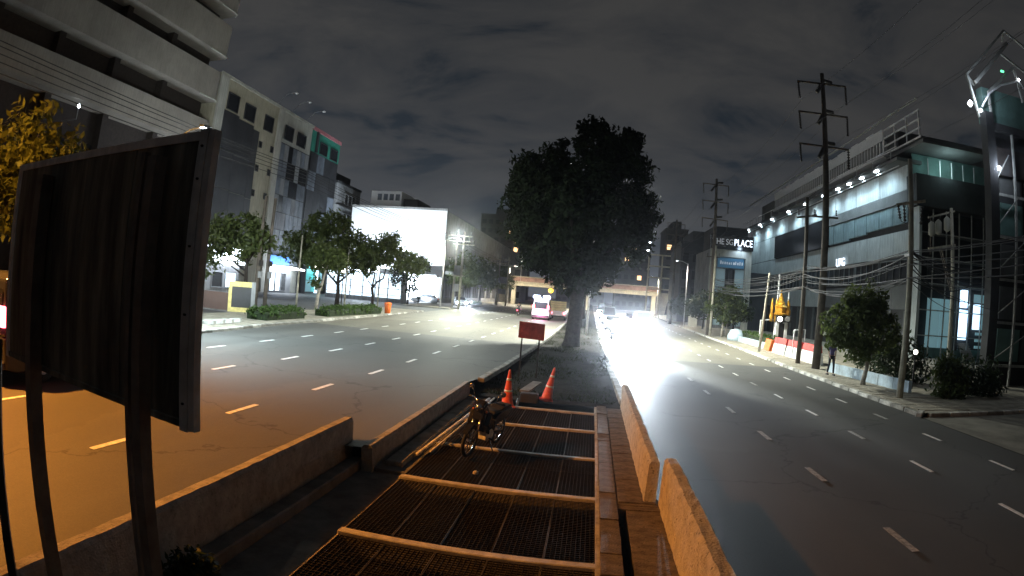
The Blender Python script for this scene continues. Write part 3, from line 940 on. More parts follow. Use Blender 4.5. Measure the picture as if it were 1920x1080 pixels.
# ------------------------------------------------------------------ the motorcycle parked on the grating
def motorcycle(name, label, loc, rz, group=None, paint=None, lit=False):
    paint = paint or M_BLACKP
    t = thing(name, label, 'motorcycle', (0, 0, 0), group)
    # front wheel at +y
    def wheel(y, nm):
        w = MB()
        prof = []
        n = 24
        ring = [(0.285, -0.028), (0.305, 0.0), (0.285, 0.028), (0.25, 0.03), (0.25, -0.03)]
        vs = []; fs = []
        for k in range(n):
            a = 2 * math.pi * k / n
            for r_, x_ in ring:
                vs.append((x_, y + r_ * math.cos(a), 0.305 + r_ * math.sin(a)))
        for k in range(n):
            j = (k + 1) % n
            for q in range(5):
                p = (q + 1) % 5
                fs.append((k * 5 + q, j * 5 + q, j * 5 + p, k * 5 + p))
        w.add(vs, fs)
        wo_ = w.build('wheel', M_RUBBER, t, True)
        rim_ = MB()
        for k in range(10):
            a = 2 * math.pi * k / 10
            rim_.bar((0.01 * (-1) ** k, y + 0.03 * math.cos(a), 0.305 + 0.03 * math.sin(a)), (0, y + 0.25 * math.cos(a), 0.305 + 0.25 * math.sin(a)), 0.008, 0.008)
        rim_.lathe((0, y, 0.305), [(0.045, -0.05), (0.05, 0), (0.045, 0.05)], 12, 'x')
        rim_.tube([(0, y + 0.245 * math.cos(2 * math.pi * k / 20), 0.305 + 0.245 * math.sin(2 * math.pi * k / 20)) for k in range(21)], 0.014, 6, False)
        rim_.build('rim', M_CHROME, wo_)
        return wo_
    wheel(0.62, 'f'); wheel(-0.62, 'r')
    for s in (-1, 1):
        MB().tube([(0.075 * s, 0.63, 0.30), (0.07 * s, 0.50, 0.62), (0.065 * s, 0.40, 0.88)], [0.027, 0.022, 0.02], 8).build('fork_leg', M_CHROME, t, True)
    fd = MB()
    for k in range(8):
        a0 = R(35 + k * 14); a1 = R(35 + (k + 1) * 14)
        fd.hexa([(-0.05, 0.62 + 0.33 * math.cos(a0), 0.305 + 0.33 * math.sin(a0)), (0.05, 0.62 + 0.33 * math.cos(a0), 0.305 + 0.33 * math.sin(a0)),
                 (0.05, 0.62 + 0.33 * math.cos(a1), 0.305 + 0.33 * math.sin(a1)), (-0.05, 0.62 + 0.33 * math.cos(a1), 0.305 + 0.33 * math.sin(a1)),
                 (-0.05, 0.62 + 0.345 * math.cos(a0), 0.305 + 0.345 * math.sin(a0)), (0.05, 0.62 + 0.345 * math.cos(a0), 0.305 + 0.345 * math.sin(a0)),
                 (0.05, 0.62 + 0.345 * math.cos(a1), 0.305 + 0.345 * math.sin(a1)), (-0.05, 0.62 + 0.345 * math.cos(a1), 0.305 + 0.345 * math.sin(a1))])
    fd.build('front_mudguard', paint, t)
    MB().profx([(0.42, 0.62), (0.50, 0.70), (0.46, 0.95), (0.36, 1.00), (0.20, 0.80), (0.10, 0.60), (-0.10, 0.52), (-0.12, 0.42), (0.05, 0.36), (0.30, 0.44)], -0.105, 0.105).build('fairing', paint, t, bevel=0.015)
    MB().profx([(-0.05, 0.62), (-0.10, 0.50), (-0.62, 0.60), (-0.86, 0.72), (-0.84, 0.78), (-0.30, 0.76)], -0.14, 0.14).build('tail_body', paint, t, bevel=0.02)
    MB().profx([(0.05, 0.74), (0.0, 0.80), (-0.30, 0.80), (-0.45, 0.84), (-0.78, 0.84), (-0.80, 0.79), (-0.30, 0.75)], -0.13, 0.13).build('seat', M_RUBBER, t, bevel=0.02)
    MB().profx([(0.16, 0.25), (0.18, 0.42), (-0.05, 0.46), (-0.18, 0.36), (-0.15, 0.22)], -0.11, 0.11).build('engine', M_GALV, t, bevel=0.015)
    MB().tube([(0.13, 0.10, 0.27), (0.14, -0.25, 0.25), (0.15, -0.45, 0.33), (0.16, -0.85, 0.42)], [0.02, 0.022, 0.045, 0.045], 10).build('exhaust', M_CHROME, t, True)
    MB().bar((-0.05, -0.12, 0.35), (-0.09, -0.62, 0.305), 0.03, 0.05).build('swing_arm', M_POST, t)
    hb = MB().tube([(-0.36, 0.20, 1.02), (-0.22, 0.28, 1.04), (-0.08, 0.36, 0.98), (0.08, 0.36, 0.98), (0.22, 0.28, 1.04), (0.36, 0.20, 1.02)], 0.014, 8).build('handlebar', M_CHROME, t, True)
    for s in (-1, 1):
        MB().tube([(0.27 * s, 0.24, 1.035), (0.37 * s, 0.195, 1.02)], 0.02, 8).build('grip', M_RUBBER, hb, True)
        mr_ = MB().tube([(0.22 * s, 0.28, 1.04), (0.25 * s, 0.30, 1.16), (0.30 * s, 0.27, 1.20)], 0.006, 6)
        mr_.lathe((0.32 * s, 0.26, 1.22), [(0.04, -0.008), (0.055, 0), (0.04, 0.008)], 12, 'y')
        mr_.build('mirror', M_CHROME, hb, True)
    MB().profx([(0.30, 0.84), (0.47, 0.84), (0.50, 0.98), (0.40, 1.06), (0.28, 1.00)], -0.09, 0.09).build('headlight_cowl', paint, t, bevel=0.02)
    for s in (-1, 1):
        MB().profx([(0.36, 0.50), (0.42, 0.62), (0.34, 0.86), (0.30, 0.84), (0.34, 0.62), (0.28, 0.42)], s * 0.17 - 0.05, s * 0.17 + 0.05).build('leg_shield', paint, t, bevel=0.02)
    MB().lathe((0, 0.48, 0.92), [(0.055, -0.05), (0.075, 0.0), (0.07, 0.03), (0.03, 0.05)], 14, 'y').build('headlight', M_CHROME, t, True)
    for s in (-1, 1):
        MB().lathe((0.13 * s, 0.42, 0.86), [(0.015, -0.03), (0.025, 0), (0.012, 0.03)], 8, 'y').build('indicator', M_ORANGEP, t, True)
    MB().box(-0.06, 0.06, -0.90, -0.86, 0.66, 0.74).build('tail_light', E_TAILP if lit else M_REDP, t)
    MB().tube([(-0.08, 0.0, 0.28), (-0.16, -0.02, 0.14), (-0.22, -0.04, 0.01)], 0.012, 6).build('side_stand', M_POST, t)
    MB().box(-0.20, 0.20, 0.02, 0.05, 0.26, 0.29).build('foot_peg', M_POST, t)
    t.location = loc
    t.rotation_euler = (0, R(-7), rz)
    return t
motorcycle('motorcycle', 'dark motorcycle parked on the grating beside the concrete ledge', (-1.80, 10.95, 0.0), R(165))
# pipes and a hose lying by the ledge
for k, (a, b, r_) in enumerate([((-2.78, 10.0, 0.03), (-2.30, 14.6, 0.34), 0.035), ((-2.62, 10.3, 0.02), (-2.15, 14.4, 0.40), 0.022)]):
    p = MB().tube([a, b], r_, 10).build('pipe', M_GALV, smooth=True)
    tag(p, ['thick grey pipe leaning along the concrete ledge', 'thin grey pipe leaning beside the thick one behind the motorcycle'][k], 'pipe')
hs = MB().tube([(-2.5, 10.4, 0.02), (-2.45, 10.9, 0.16), (-2.25, 11.0, 0.24), (-2.05, 10.8, 0.12), (-1.98, 10.5, 0.0)], 0.012, 6).build('hose', M_RUBBER, smooth=True)
tag(hs, 'black hose looping up from the grating left of the motorcycle', 'hose')

# ------------------------------------------------------------------ grass and shrub on the median
def grass(name, label, area, n, h, seed, m=L_GRASS):
    rg = np.random.default_rng(seed)
    x0, x1, y0, y1, z = area
    px = rg.uniform(x0, x1, n); py = y0 + (y1 - y0) * rg.random(n) ** 1.4
    keep = (np.sin(px * 2.1 + py * 0.7) + np.sin(px * 0.9 - py * 1.3) + rg.normal(size=n) * 0.5) > -0.25
    px, py = px[keep], py[keep]; n = len(px)
    a = rg.uniform(0, 2 * math.pi, n); hh = h * rg.uniform(0.4, 1.3, n); w = 0.012 + 0.012 * rg.random(n)
    le = rg.normal(size=(n, 2)) * 0.5
    base = np.stack([px, py, np.clip((py - 17.5) / 8, 0, 1) * z - 0.02], 1)
    dx = np.stack([np.cos(a) * w, np.sin(a) * w, np.zeros(n)], 1)
    tip = base + np.stack([le[:, 0] * hh, le[:, 1] * hh, hh], 1)
    q = np.stack([base - dx, base + dx, tip], 1).reshape(-1, 3)
    me = bpy.data.meshes.new(name)
    me.vertices.add(n * 3); me.vertices.foreach_set('co', q.ravel())
    me.loops.add(n * 3); me.loops.foreach_set('vertex_index', np.arange(n * 3))
    me.polygons.add(n); me.polygons.foreach_set('loop_start', np.arange(n) * 3); me.polygons.foreach_set('loop_total', np.full(n, 3))
    me.update()
    o = link(name, me, m)
    return tag(o, label, 'grass', None, 'stuff')
grass('grass', 'short grass growing on the earth of the median', (-3.0, 0.9, 17.3, 60, 0.2), 16000, 0.11, 3)

sh = thing('shrub', 'small dark shrub growing at the foot of the board posts', 'shrub', (-3.35, 4.15, -0.1))
leaves('foliage', L_DRK, sh, [(-3.35, 4.15, 0.12, 0.24, 0.24, 0.24)], 900, 0.05, 5, 0.10, 12, 0.2)
MB().tube([(-3.35, 4.15, -0.1), (-3.34, 4.16, 0.2)], 0.012, 6).build('stem', M_TRUNK, sh)

#@@FAR
# ------------------------------------------------------------------ vehicles
def car(name, label, cat, loc, rz, paint, body='sedan', head=0.0, tail=False, group=None, beam=None, width=1.75):
    """Built facing +y round the origin, then turned and moved."""
    t = thing(name, label, cat, (0, 0, 0), group)
    w = width / 2
    if body == 'sedan':
        low = [(-2.2, 0.32), (-2.25, 0.62), (-2.2, 0.92), (-1.5, 0.98), (0.95, 0.95), (1.9, 0.82), (2.2, 0.66), (2.22, 0.35), (1.9, 0.24), (-1.9, 0.24)]
        cab = [(-1.75, 0.96), (-1.15, 1.42), (0.1, 1.46), (0.95, 0.95)]
    elif body == 'van':
        low = [(-2.5, 0.35), (-2.52, 1.0), (1.7, 1.05), (2.45, 0.92), (2.5, 0.35), (2.2, 0.26), (-2.2, 0.26)]
        cab = [(-2.5, 1.0), (-2.42, 2.15), (-2.2, 2.28), (1.0, 2.26), (1.75, 1.05)]
    else:  # pickup
        low = [(-2.5, 0.42), (-2.52, 1.05), (-0.6, 1.05), (1.2, 1.02), (2.35, 0.95), (2.5, 0.75), (2.5, 0.42), (2.2, 0.34), (-2.2, 0.34)]
        cab = [(-0.75, 1.03), (-0.62, 1.65), (0.55, 1.68), (1.3, 1.0)]
    MB().profx(low, -w, w).build('body', paint, t, bevel=0.05)
    n = len(cab)
    ins = 0.14
    mb = MB()
    zs = [p[1] for p in cab]; zmin = min(zs); zmax = max(zs)
    k = lambda z: w - 0.03 - ins * (z - zmin) / (zmax - zmin + 1e-6)
    vs = [(-k(z), y, z) for y, z in cab] + [(k(z), y, z) for y, z in cab]
    fs = [tuple(range(n)), tuple(range(2 * n - 1, n - 1, -1))] + [((i + 1) % n, i, n + i, n + (i + 1) % n) for i in range(n)]
    mb.add(vs, fs)
    cb_ = mb.build('cabin', paint, t, bevel=0.05)
    # glazing: windscreen, rear screen, side windows set proud of the cabin
    def pane(p0, p1, m0=0.12, m1=0.1):
        (ya, za), (yb, zb_) = p0, p1
        d = Vector((0, yb - ya, zb_ - za)); nn_ = Vector((0, -d.z, d.y)).normalized() * 0.012
        if nn_.z < 0 and abs(nn_.z) > 1e-4: nn_ = -nn_
        a = Vector((0, ya, za)) + d * m0; b = Vector((0, yb, zb_)) - d * m1
        wa, wb = k(a.z) - 0.08, k(b.z) - 0.08
        g = MB().hexa([(-wa, a.y, a.z), (wa, a.y, a.z), (wb, b.y, b.z), (-wb, b.y, b.z)] +
                      [(-wa, a.y + nn_.y, a.z + nn_.z), (wa, a.y + nn_.y, a.z + nn_.z), (wb, b.y + nn_.y, b.z + nn_.z), (-wb, b.y + nn_.y, b.z + nn_.z)])
        return g
    pane(cab[-1], cab[-2]).build('windscreen', M_DGLASS, cb_)
    if body == 'van':
        g = MB().hexa([(-w + 0.2, -2.475, 1.25), (w - 0.2, -2.475, 1.25), (w - 0.25, -2.46, 1.95), (-w + 0.25, -2.46, 1.95), (-w + 0.2, -2.50, 1.25), (w - 0.2, -2.50, 1.25), (w - 0.25, -2.455, 1.95), (-w + 0.25, -2.455, 1.95)])
        g.build('rear_window', M_DGLASS, cb_)
    else:
        pane(cab[0], cab[1]).build('rear_window', M_DGLASS, cb_)
    ylo, yhi = cab[0][0] + 0.35, cab[-1][0] - 0.45
    z0, z1 = zmin + 0.08 + (0.2 if body == 'van' else 0), zmax - 0.1
    for s in (-1, 1):
        for q in range(2):
            a = ylo + (yhi - ylo) * (0.5 * q + 0.03); b = ylo + (yhi - ylo) * (0.5 * q + 0.47)
            d0, d1 = k(z0) + 0.004, k(z1) + 0.004
            mb = MB().hexa([(s * (d0 - 0.02), a, z0), (s * d0, a, z0), (s * d0, b, z0), (s * (d0 - 0.02), b, z0),
                            (s * (d1 - 0.02), a + 0.05, z1), (s * d1, a + 0.05, z1), (s * d1, b - 0.05, z1), (s * (d1 - 0.02), b - 0.05, z1)])
            mb.build('side_window', M_DGLASS, cb_)
    for y in (1.42, -1.42):
        for s in (-1, 1):
            wh = MB().lathe((s * (w - 0.09), y, 0.33), [(0.24, -0.11), (0.32, -0.09), (0.33, 0), (0.32, 0.09), (0.24, 0.11)], 18, 'x').build('wheel', M_RUBBER, t, True)
            MB().lathe((s * (w - 0.02), y, 0.33), [(0.20, -0.03), (0.21, 0.03), (0.08, 0.05)], 14, 'x').build('rim', M_GALV, wh)
    yf, yr = low[-4][0] if body != 'sedan' else 2.2, low[1][0]
    zf = 0.66 if body == 'sedan' else 0.75
    hm = M_CHROME if not head else (E_HEAD if head >= 1 else E_WHITE)
    for s in (-1, 1):
        MB().cbox(s * (w - 0.28) - 0.17, s * (w - 0.28) + 0.17, 2.14 if body == 'sedan' else 2.42, 2.25 if body == 'sedan' else 2.54, zf - 0.08, zf + 0.08, 0.03).build('headlight', hm, t)
        MB().cbox(s * (w - 0.16) - 0.12, s * (w - 0.16) + 0.12, yr - 0.03, yr + 0.05, 0.70 if body != 'van' else 1.2, 0.92 if body != 'van' else 1.62, 0.02).build('tail_light', E_TAILP if tail else M_REDP, t)
    yb = 2.26 if body == 'sedan' else 2.54
    MB().cbox(-0.45, 0.45, yb - 0.09, yb - 0.015, 0.45, 0.60, 0.02).build('grille', M_BLACKP, t)
    MB().cbox(-w + 0.05, w - 0.05, yr - 0.06, yr + 0.06, 0.36, 0.52, 0.03).build('rear_bumper', M_DCLAD, t)
    MB().box(-0.23, 0.23, yr - 0.072, yr - 0.062, 0.54, 0.66).build('number_plate', M_REFL, t)
    if beam:
        for s in (-1, 1):
            light('SPOT', 'headlight_beam', (s * (w - 0.28), yb + 0.06, zf), beam, (0.80, 0.90, 1.0), (s * (w - 0.28) - 0.8, yb + 14, 0.35), 0.10, 27, 0.6, t)
    t.location = loc
    t.rotation_euler = (0, 0, rz)
    return t

# the oncoming stream on the right-hand road
stream = [((2.9, 39.5), M_CARW, 'sedan', 'white car at the head of the oncoming stream, headlights blazing', 21000),
          ((5.0, 57), M_CARS, 'van', 'silver van in the middle lane of the oncoming stream', 4500),
          ((2.6, 49), M_CARD2, 'pickup', 'dark pickup close behind the leading white car, headlights on', 2600),
          ((2.4, 63), M_CARW, 'sedan', 'white saloon third in the lane beside the median', 2600),
          ((5.6, 82), M_CARD2, 'sedan', 'dark saloon behind the silver van with headlights on', 4000),
          ((2.4, 78), M_CARS, 'van', 'silver van far back in the lane beside the median', 1200),
          ((2.3, 98), M_CARW, 'sedan', 'white car near the footbridge in the lane beside the median', 1200),
          ((2.2, 126), M_CARD2, 'van', 'farthest dark van coming from under the footbridge', 2500)]
for (x, y), p, b, lab, pw in stream:
    car('oncoming_car' if b != 'van' else 'oncoming_van', lab, 'car' if b != 'van' else 'van', (x, y, 0.0), math.pi, p, b, 1.0, False, 'oncoming vehicles with headlights on', pw)

# traffic on the left-hand road, seen from behind
v = car('white_van', 'white van with blue-white beacons glowing along its roof', 'van', (-5.4, 67.5, 0.3), 0, M_CARW, 'van', 0, True, None, None, 1.9)
def onto(mb, o, name, m, **k):
    mb.v = [tuple(Matrix.Rotation(o.rotation_euler.z, 4, 'Z') @ Vector(p) + o.location) for p in mb.v]
    ob = mb.build(name, m, o, **k)
    if o.rotation_euler.z:
        ob.data.transform(Matrix.Rotation(-o.rotation_euler.z, 4, 'Z'))
    return ob
onto(MB().cbox(-0.85, 0.85, -2.3, -1.9, 2.28, 2.36, 0.02), v, 'beacon_bar', M_DCLAD)
for x in (-0.55, 0.55):
    onto(MB().cbox(x - 0.38, x + 0.38, -2.36, -1.95, 2.36, 2.66, 0.08), v, 'beacon', E_BLUEW)
light('POINT', 'tail_glow', (-5.4, 64.4, 0.75), 220, (1.0, 0.25, 0.55), None, 0.3)
light('POINT', 'beacon_glow', (-5.4, 64.5, 2.9), 500, (0.8, 0.8, 1.0), None, 0.2)
v = car('cargo_pickup', 'pickup with a tall yellow slatted cargo box beside the trunk', 'truck', (-3.75, 71.5, 0.3), 0, M_CARW, 'pickup', 0, True, None, None, 1.8)
bx = MB().box(-0.86, 0.86, -2.5, -0.9, 1.06, 1.22)
onto(bx, v, 'cargo_floor', M_CARGO)
for z in (1.24, 1.48, 1.72, 1.96):
    onto(MB().box(-0.88, 0.88, -2.54, -2.49, z, z + 0.2), v, 'slat', M_CARGO)
    for s in (-1, 1):
        onto(MB().box(s * 0.87 - 0.02, s * 0.87 + 0.02, -2.48, -0.9, z, z + 0.2), v, 'slat', M_CARGO)
onto(MB().box(-0.8, 0.8, -2.45, -0.95, 1.24, 2.05), v, 'cargo', M_BRRAIL)
car('dark_van', 'dark van passing behind the big rusty board', 'van', (-11.75, 9.7, 0.3), 0, M_CARD2, 'van', 0, True, None, None, 1.8)
car('parked_car', 'silver car with bright headlights waiting at the plaza exit', 'car', (-19.6, 89, 0.3), R(200), M_CARS, 'sedan', 1.0, False, None, 9000)
car('parked_car', 'dark saloon parked in front of the floodlit white building', 'car', (-25.5, 90.5, 0.3), R(90), M_CARD2, 'sedan')
light('POINT', 'tail_glow', (-10.6, 6.9, 1.5), 5, (1.0, 0.05, 0.05), None, 0.1)

# ------------------------------------------------------------------ people
def person(name, label, loc, rz, pose, shirt, trousers, h=1.68, cat='person'):
    """One continuous skinned body; hair, shirt and trousers are its children. pose: dict of joint points for a 1.7 m figure facing +y."""
    t = thing(name, label, cat, (0, 0, 0))
    k = h / 1.70
    J = dict(pelvis=(0, 0, .93), waist=(0, .01, 1.08), chest=(0, .02, 1.30), neck=(0, .02, 1.46), headb=(0, .04, 1.53), head=(0, .05, 1.63),
             hipL=(-.09, 0, .90), hipR=(.09, 0, .90), kneeL=(-.10, .03, .50), kneeR=(.10, .03, .50), ankL=(-.10, 0, .09), ankR=(.10, 0, .09),
             toeL=(-.11, .15, .035), toeR=(.11, .15, .035), shL=(-.17, .02, 1.41), shR=(.17, .02, 1.41), elL=(-.23, 0, 1.14), elR=(.23, 0, 1.14),
             wrL=(-.24, .06, .90), wrR=(.24, .06, .90), haL=(-.24, .09, .81), haR=(.24, .09, .81))
    J.update(pose)
    def skin(nm, pts, edges, rad, m, root, parent, sub=1):
        names = list(pts)
        me = bpy.data.meshes.new(nm)
        me.from_pydata([tuple(Vector(pts[a]) * k) for a in names], [(names.index(a), names.index(b)) for a, b in edges], [])
        o = link(nm, me, m, parent)
        o.modifiers.new('skin', 'SKIN').use_smooth_shade = True
        for i, a in enumerate(names):
            r_ = rad[a]
            me.skin_vertices[0].data[i].radius = (r_[0] * k, r_[1] * k) if isinstance(r_, tuple) else (r_ * k, r_ * k)
            me.skin_vertices[0].data[i].use_root = (a == root)
        sb = o.modifiers.new('sub', 'SUBSURF'); sb.levels = sub; sb.render_levels = sub
        return o
    E_ = [('pelvis', 'waist'), ('waist', 'chest'), ('chest', 'neck'), ('neck', 'headb'), ('headb', 'head'),
          ('pelvis', 'hipL'), ('pelvis', 'hipR'), ('hipL', 'kneeL'), ('hipR', 'kneeR'), ('kneeL', 'ankL'), ('kneeR', 'ankR'), ('ankL', 'toeL'), ('ankR', 'toeR'),
          ('chest', 'shL'), ('chest', 'shR'), ('shL', 'elL'), ('shR', 'elR'), ('elL', 'wrL'), ('elR', 'wrR'), ('wrL', 'haL'), ('wrR', 'haR')]
    Rr = dict(pelvis=(.13, .09), waist=(.12, .085), chest=(.14, .095), neck=.05, headb=.065, head=.095, hipL=.08, hipR=.08, kneeL=.05, kneeR=.05, ankL=.035, ankR=.035,
              toeL=.03, toeR=.03, shL=.05, shR=.05, elL=.036, elR=.036, wrL=.025, wrR=.025, haL=.030, haR=.030)
    P = dict(J)
    for s, sx in (('L', -1), ('R', 1)):
        wv = Vector(J['ha' + s]); d = (wv - Vector(J['wr' + s])).normalized()
        sd = d.cross(Vector((sx, 0, 0)))
        sd = sd.normalized() if sd.length > 0.05 else Vector((0, 1, 0))
        inw = d.cross(sd).normalized()
        for q, (off, ln) in enumerate(((-.022, .07), (-.007, .08), (.008, .075), (.022, .06))):
            P[f'f{s}{q}'] = tuple(wv + sd * off + d * .045)
            P[f'g{s}{q}'] = tuple(wv + sd * off + d * (.03 + ln) + inw * 0.015 * sx)
            E_ += [('ha' + s, f'f{s}{q}'), (f'f{s}{q}', f'g{s}{q}')]
            Rr[f'f{s}{q}'] = .009; Rr[f'g{s}{q}'] = .0075
        P['t' + s] = tuple(wv - sd * .045 + d * .02)
        E_.append(('ha' + s, 't' + s)); Rr['t' + s] = .010
    body = skin('body', P, E_, Rr, M_SKIN, 'pelvis', t)
    sp = {a: J[a] for a in ('pelvis', 'waist', 'chest', 'shL', 'shR', 'elL', 'elR')}
    sp['elL'] = tuple(Vector(J['shL']).lerp(Vector(J['elL']), .72)); sp['elR'] = tuple(Vector(J['shR']).lerp(Vector(J['elR']), .72))
    sp['ntop'] = tuple(Vector(J['chest']).lerp(Vector(J['neck']), .6))
    skin('shirt', sp, [('pelvis', 'waist'), ('waist', 'chest'), ('chest', 'ntop'), ('chest', 'shL'), ('chest', 'shR'), ('shL', 'elL'), ('shR', 'elR')],
         dict(pelvis=(.15, .108), waist=(.142, .105), chest=(.158, .112), shL=.064, shR=.064, elL=.055, elR=.055, ntop=(.075, .065)), shirt, 'pelvis', body)
    tp = {a: J[a] for a in ('pelvis', 'hipL', 'hipR', 'kneeL', 'kneeR', 'ankL', 'ankR')}
    skin('trousers', tp, [('pelvis', 'hipL'), ('pelvis', 'hipR'), ('hipL', 'kneeL'), ('hipR', 'kneeR'), ('kneeL', 'ankL'), ('kneeR', 'ankR')],
         dict(pelvis=(.140, .10), hipL=.094, hipR=.094, kneeL=.064, kneeR=.064, ankL=.050, ankR=.050), trousers, 'pelvis', body)
    hd = Vector(J['head'])
    hr = MB().lathe(tuple((hd + Vector((0, -0.012, 0.0))) * k), [(.075 * k, -.02 * k), (.105 * k, .01 * k), (.10 * k, .06 * k), (.07 * k, .10 * k), (.02 * k, .12 * k)], 14)
    hr.build('hair', M_HAIR, body, True)
    fc = MB()
    fc.lathe(tuple((hd + Vector((0, .095, -.015))) * k), [(.006 * k, .02 * k), (.014 * k, -.02 * k), (.008 * k, -.03 * k)], 6)
    fc.build('nose', M_SKIN, body)
    for s in (-1, 1):
        MB().lathe(tuple((hd + Vector((.035 * s, .088, .02))) * k), [(.004 * k, -.006 * k), (.009 * k, 0), (.004 * k, .006 * k)], 6).build('eye', M_HAIR, body)
        MB().lathe(tuple((hd + Vector((.097 * s, .0, -.005))) * k), [(.008 * k, -.025 * k), (.016 * k, 0), (.010 * k, .03 * k)], 6).build('ear', M_SKIN, body)
        MB().cbox(*[c * k for c in (J['toeL' if s < 0 else 'toeR'][0] - .048, J['toeL' if s < 0 else 'toeR'][0] + .048, J['toeL' if s < 0 else 'toeR'][1] - .20, J['toeL' if s < 0 else 'toeR'][1] + .06,
                    J['toeL' if s < 0 else 'toeR'][2] - .036, J['toeL' if s < 0 else 'toeR'][2] + .045)], 0.02).build('shoe', M_RUBBER, body)
    MB().box(-.022 * k, .022 * k, (hd.y + .088) * k, (hd.y + .096) * k, (hd.z - .062) * k, (hd.z - .054) * k).build('mouth', M_REDP, body)
    t.location = loc
    t.rotation_euler = (0, 0, rz)
    return t
person('person', 'person in a purple shirt and dark trousers walking along the right pavement', (12.42, 28.6, 0.15), R(175),
       dict(kneeL=(-.10, .16, .52), ankL=(-.10, .20, .10), toeL=(-.11, .35, .05), kneeR=(.10, -.02, .50), ankR=(.10, -.22, .11), toeR=(.11, -.09, .04),
            elR=(.22, .06, 1.15), wrR=(.20, .22, .98), haR=(.20, .29, .92), elL=(-.22, -.08, 1.15), wrL=(-.23, -.10, .90), haL=(-.23, -.09, .81)), M_SHIRT, M_TROUS, 1.70)
motorcycle('motorcycle', 'small motorcycle being ridden away along the left-hand road', (-8.6, 72, 0.3), 0.0, None, M_CARR, True)
person('person', 'rider in a dark jacket sitting on the moving motorcycle', (-8.6, 71.75, 0.3), 0.0,
       dict(pelvis=(0, 0, .88), waist=(0, .05, 1.02), chest=(0, .12, 1.24), neck=(0, .16, 1.39), headb=(0, .19, 1.45), head=(0, .21, 1.55), hipL=(-.10, .02, .86), hipR=(.10, .02, .86),
            kneeL=(-.16, .40, .72), kneeR=(.16, .40, .72), ankL=(-.16, .28, .32), ankR=(.16, .28, .32), toeL=(-.17, .43, .27), toeR=(.17, .43, .27), shL=(-.17, .13, 1.35), shR=(.17, .13, 1.35),
            elL=(-.27, .33, 1.15), elR=(.27, .33, 1.15), wrL=(-.30, .52, 1.04), wrR=(.30, .52, 1.04), haL=(-.30, .58, 1.02), haR=(.30, .58, 1.02)), M_DCLAD, M_TROUS, 1.68)

#@@TREES
# ------------------------------------------------------------------ trees
def tree(name, label, base, trunk, branches, lobes, n, leaf, seed, lm, bark, group=None, clump=0.45, shell=0.4, per=14, ball=False):
    t = thing(name, label, 'tree', base, group)
    b = Vector(base)
    tk = MB().tube([b + Vector(p[:3]) for p in trunk], [p[3] for p in trunk], 10).build('trunk', bark, t, True)
    if branches:
        br = MB()
        for pts in branches:
            br.tube([b + Vector(p[:3]) for p in pts], [p[3] for p in pts], 7)
        br.build('limbs', bark, tk, True)
    leaves('crown', lm, t, [(b.x + l[0], b.y + l[1], b.z + l[2], l[3], l[4], l[5]) for l in lobes], n, leaf, seed, clump, per, shell, 0.25, ball)
    return t
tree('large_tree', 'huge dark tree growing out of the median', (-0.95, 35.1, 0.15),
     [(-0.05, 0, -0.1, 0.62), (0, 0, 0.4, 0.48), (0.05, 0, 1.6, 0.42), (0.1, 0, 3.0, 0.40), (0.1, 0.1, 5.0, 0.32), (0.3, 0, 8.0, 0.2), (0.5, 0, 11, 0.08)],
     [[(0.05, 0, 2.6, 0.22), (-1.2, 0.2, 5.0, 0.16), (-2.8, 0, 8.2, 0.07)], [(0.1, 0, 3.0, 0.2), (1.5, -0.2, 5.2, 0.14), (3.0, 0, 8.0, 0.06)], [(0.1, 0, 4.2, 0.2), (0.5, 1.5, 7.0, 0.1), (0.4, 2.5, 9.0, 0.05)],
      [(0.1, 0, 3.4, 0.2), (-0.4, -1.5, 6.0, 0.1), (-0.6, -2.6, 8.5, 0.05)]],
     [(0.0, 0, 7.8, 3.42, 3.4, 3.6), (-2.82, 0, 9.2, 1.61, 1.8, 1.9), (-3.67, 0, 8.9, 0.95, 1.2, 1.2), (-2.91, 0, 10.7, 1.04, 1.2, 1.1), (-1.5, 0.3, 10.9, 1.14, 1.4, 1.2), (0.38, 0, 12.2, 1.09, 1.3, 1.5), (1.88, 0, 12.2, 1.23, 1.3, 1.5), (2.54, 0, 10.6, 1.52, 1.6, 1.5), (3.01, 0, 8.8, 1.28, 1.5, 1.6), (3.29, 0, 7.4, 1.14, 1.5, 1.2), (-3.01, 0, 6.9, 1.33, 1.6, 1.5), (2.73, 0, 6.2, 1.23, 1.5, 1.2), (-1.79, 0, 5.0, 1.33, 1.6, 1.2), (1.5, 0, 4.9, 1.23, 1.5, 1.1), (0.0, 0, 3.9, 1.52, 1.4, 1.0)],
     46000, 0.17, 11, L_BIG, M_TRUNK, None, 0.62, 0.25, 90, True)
tree('street_tree', 'round bright-leaved tree on the right pavement beside the walking person', (12.65, 25.1, 0.12),
     [(0, 0, -0.1, 0.17), (0.02, 0.0, 0.2, 0.12), (0.12, 0, 0.8, 0.10), (0.05, 0.1, 1.6, 0.09), (-0.1, 0.1, 2.6, 0.05)],
     [[(0.12, 0, 1.0, 0.07), (-0.6, 0.2, 1.8, 0.05), (-1.4, 0.3, 2.4, 0.02)], [(0.1, 0, 1.2, 0.07), (0.7, -0.1, 1.9, 0.05), (1.1, 0, 2.6, 0.02)]],
     [(-0.45, 0.1, 2.75, 1.55, 1.4, 1.35), (-1.45, 0.3, 2.5, 0.8, 0.9, 0.9), (0.8, -0.1, 2.5, 0.8, 0.9, 0.9), (-0.2, 0, 3.7, 1.0, 1.0, 0.8), (-0.5, 0, 1.6, 1.0, 0.9, 0.5)], 6400, 0.125, 12, L_MID, M_BARKP, 'trees along the right pavement', 0.28, 0.5, 26, True)
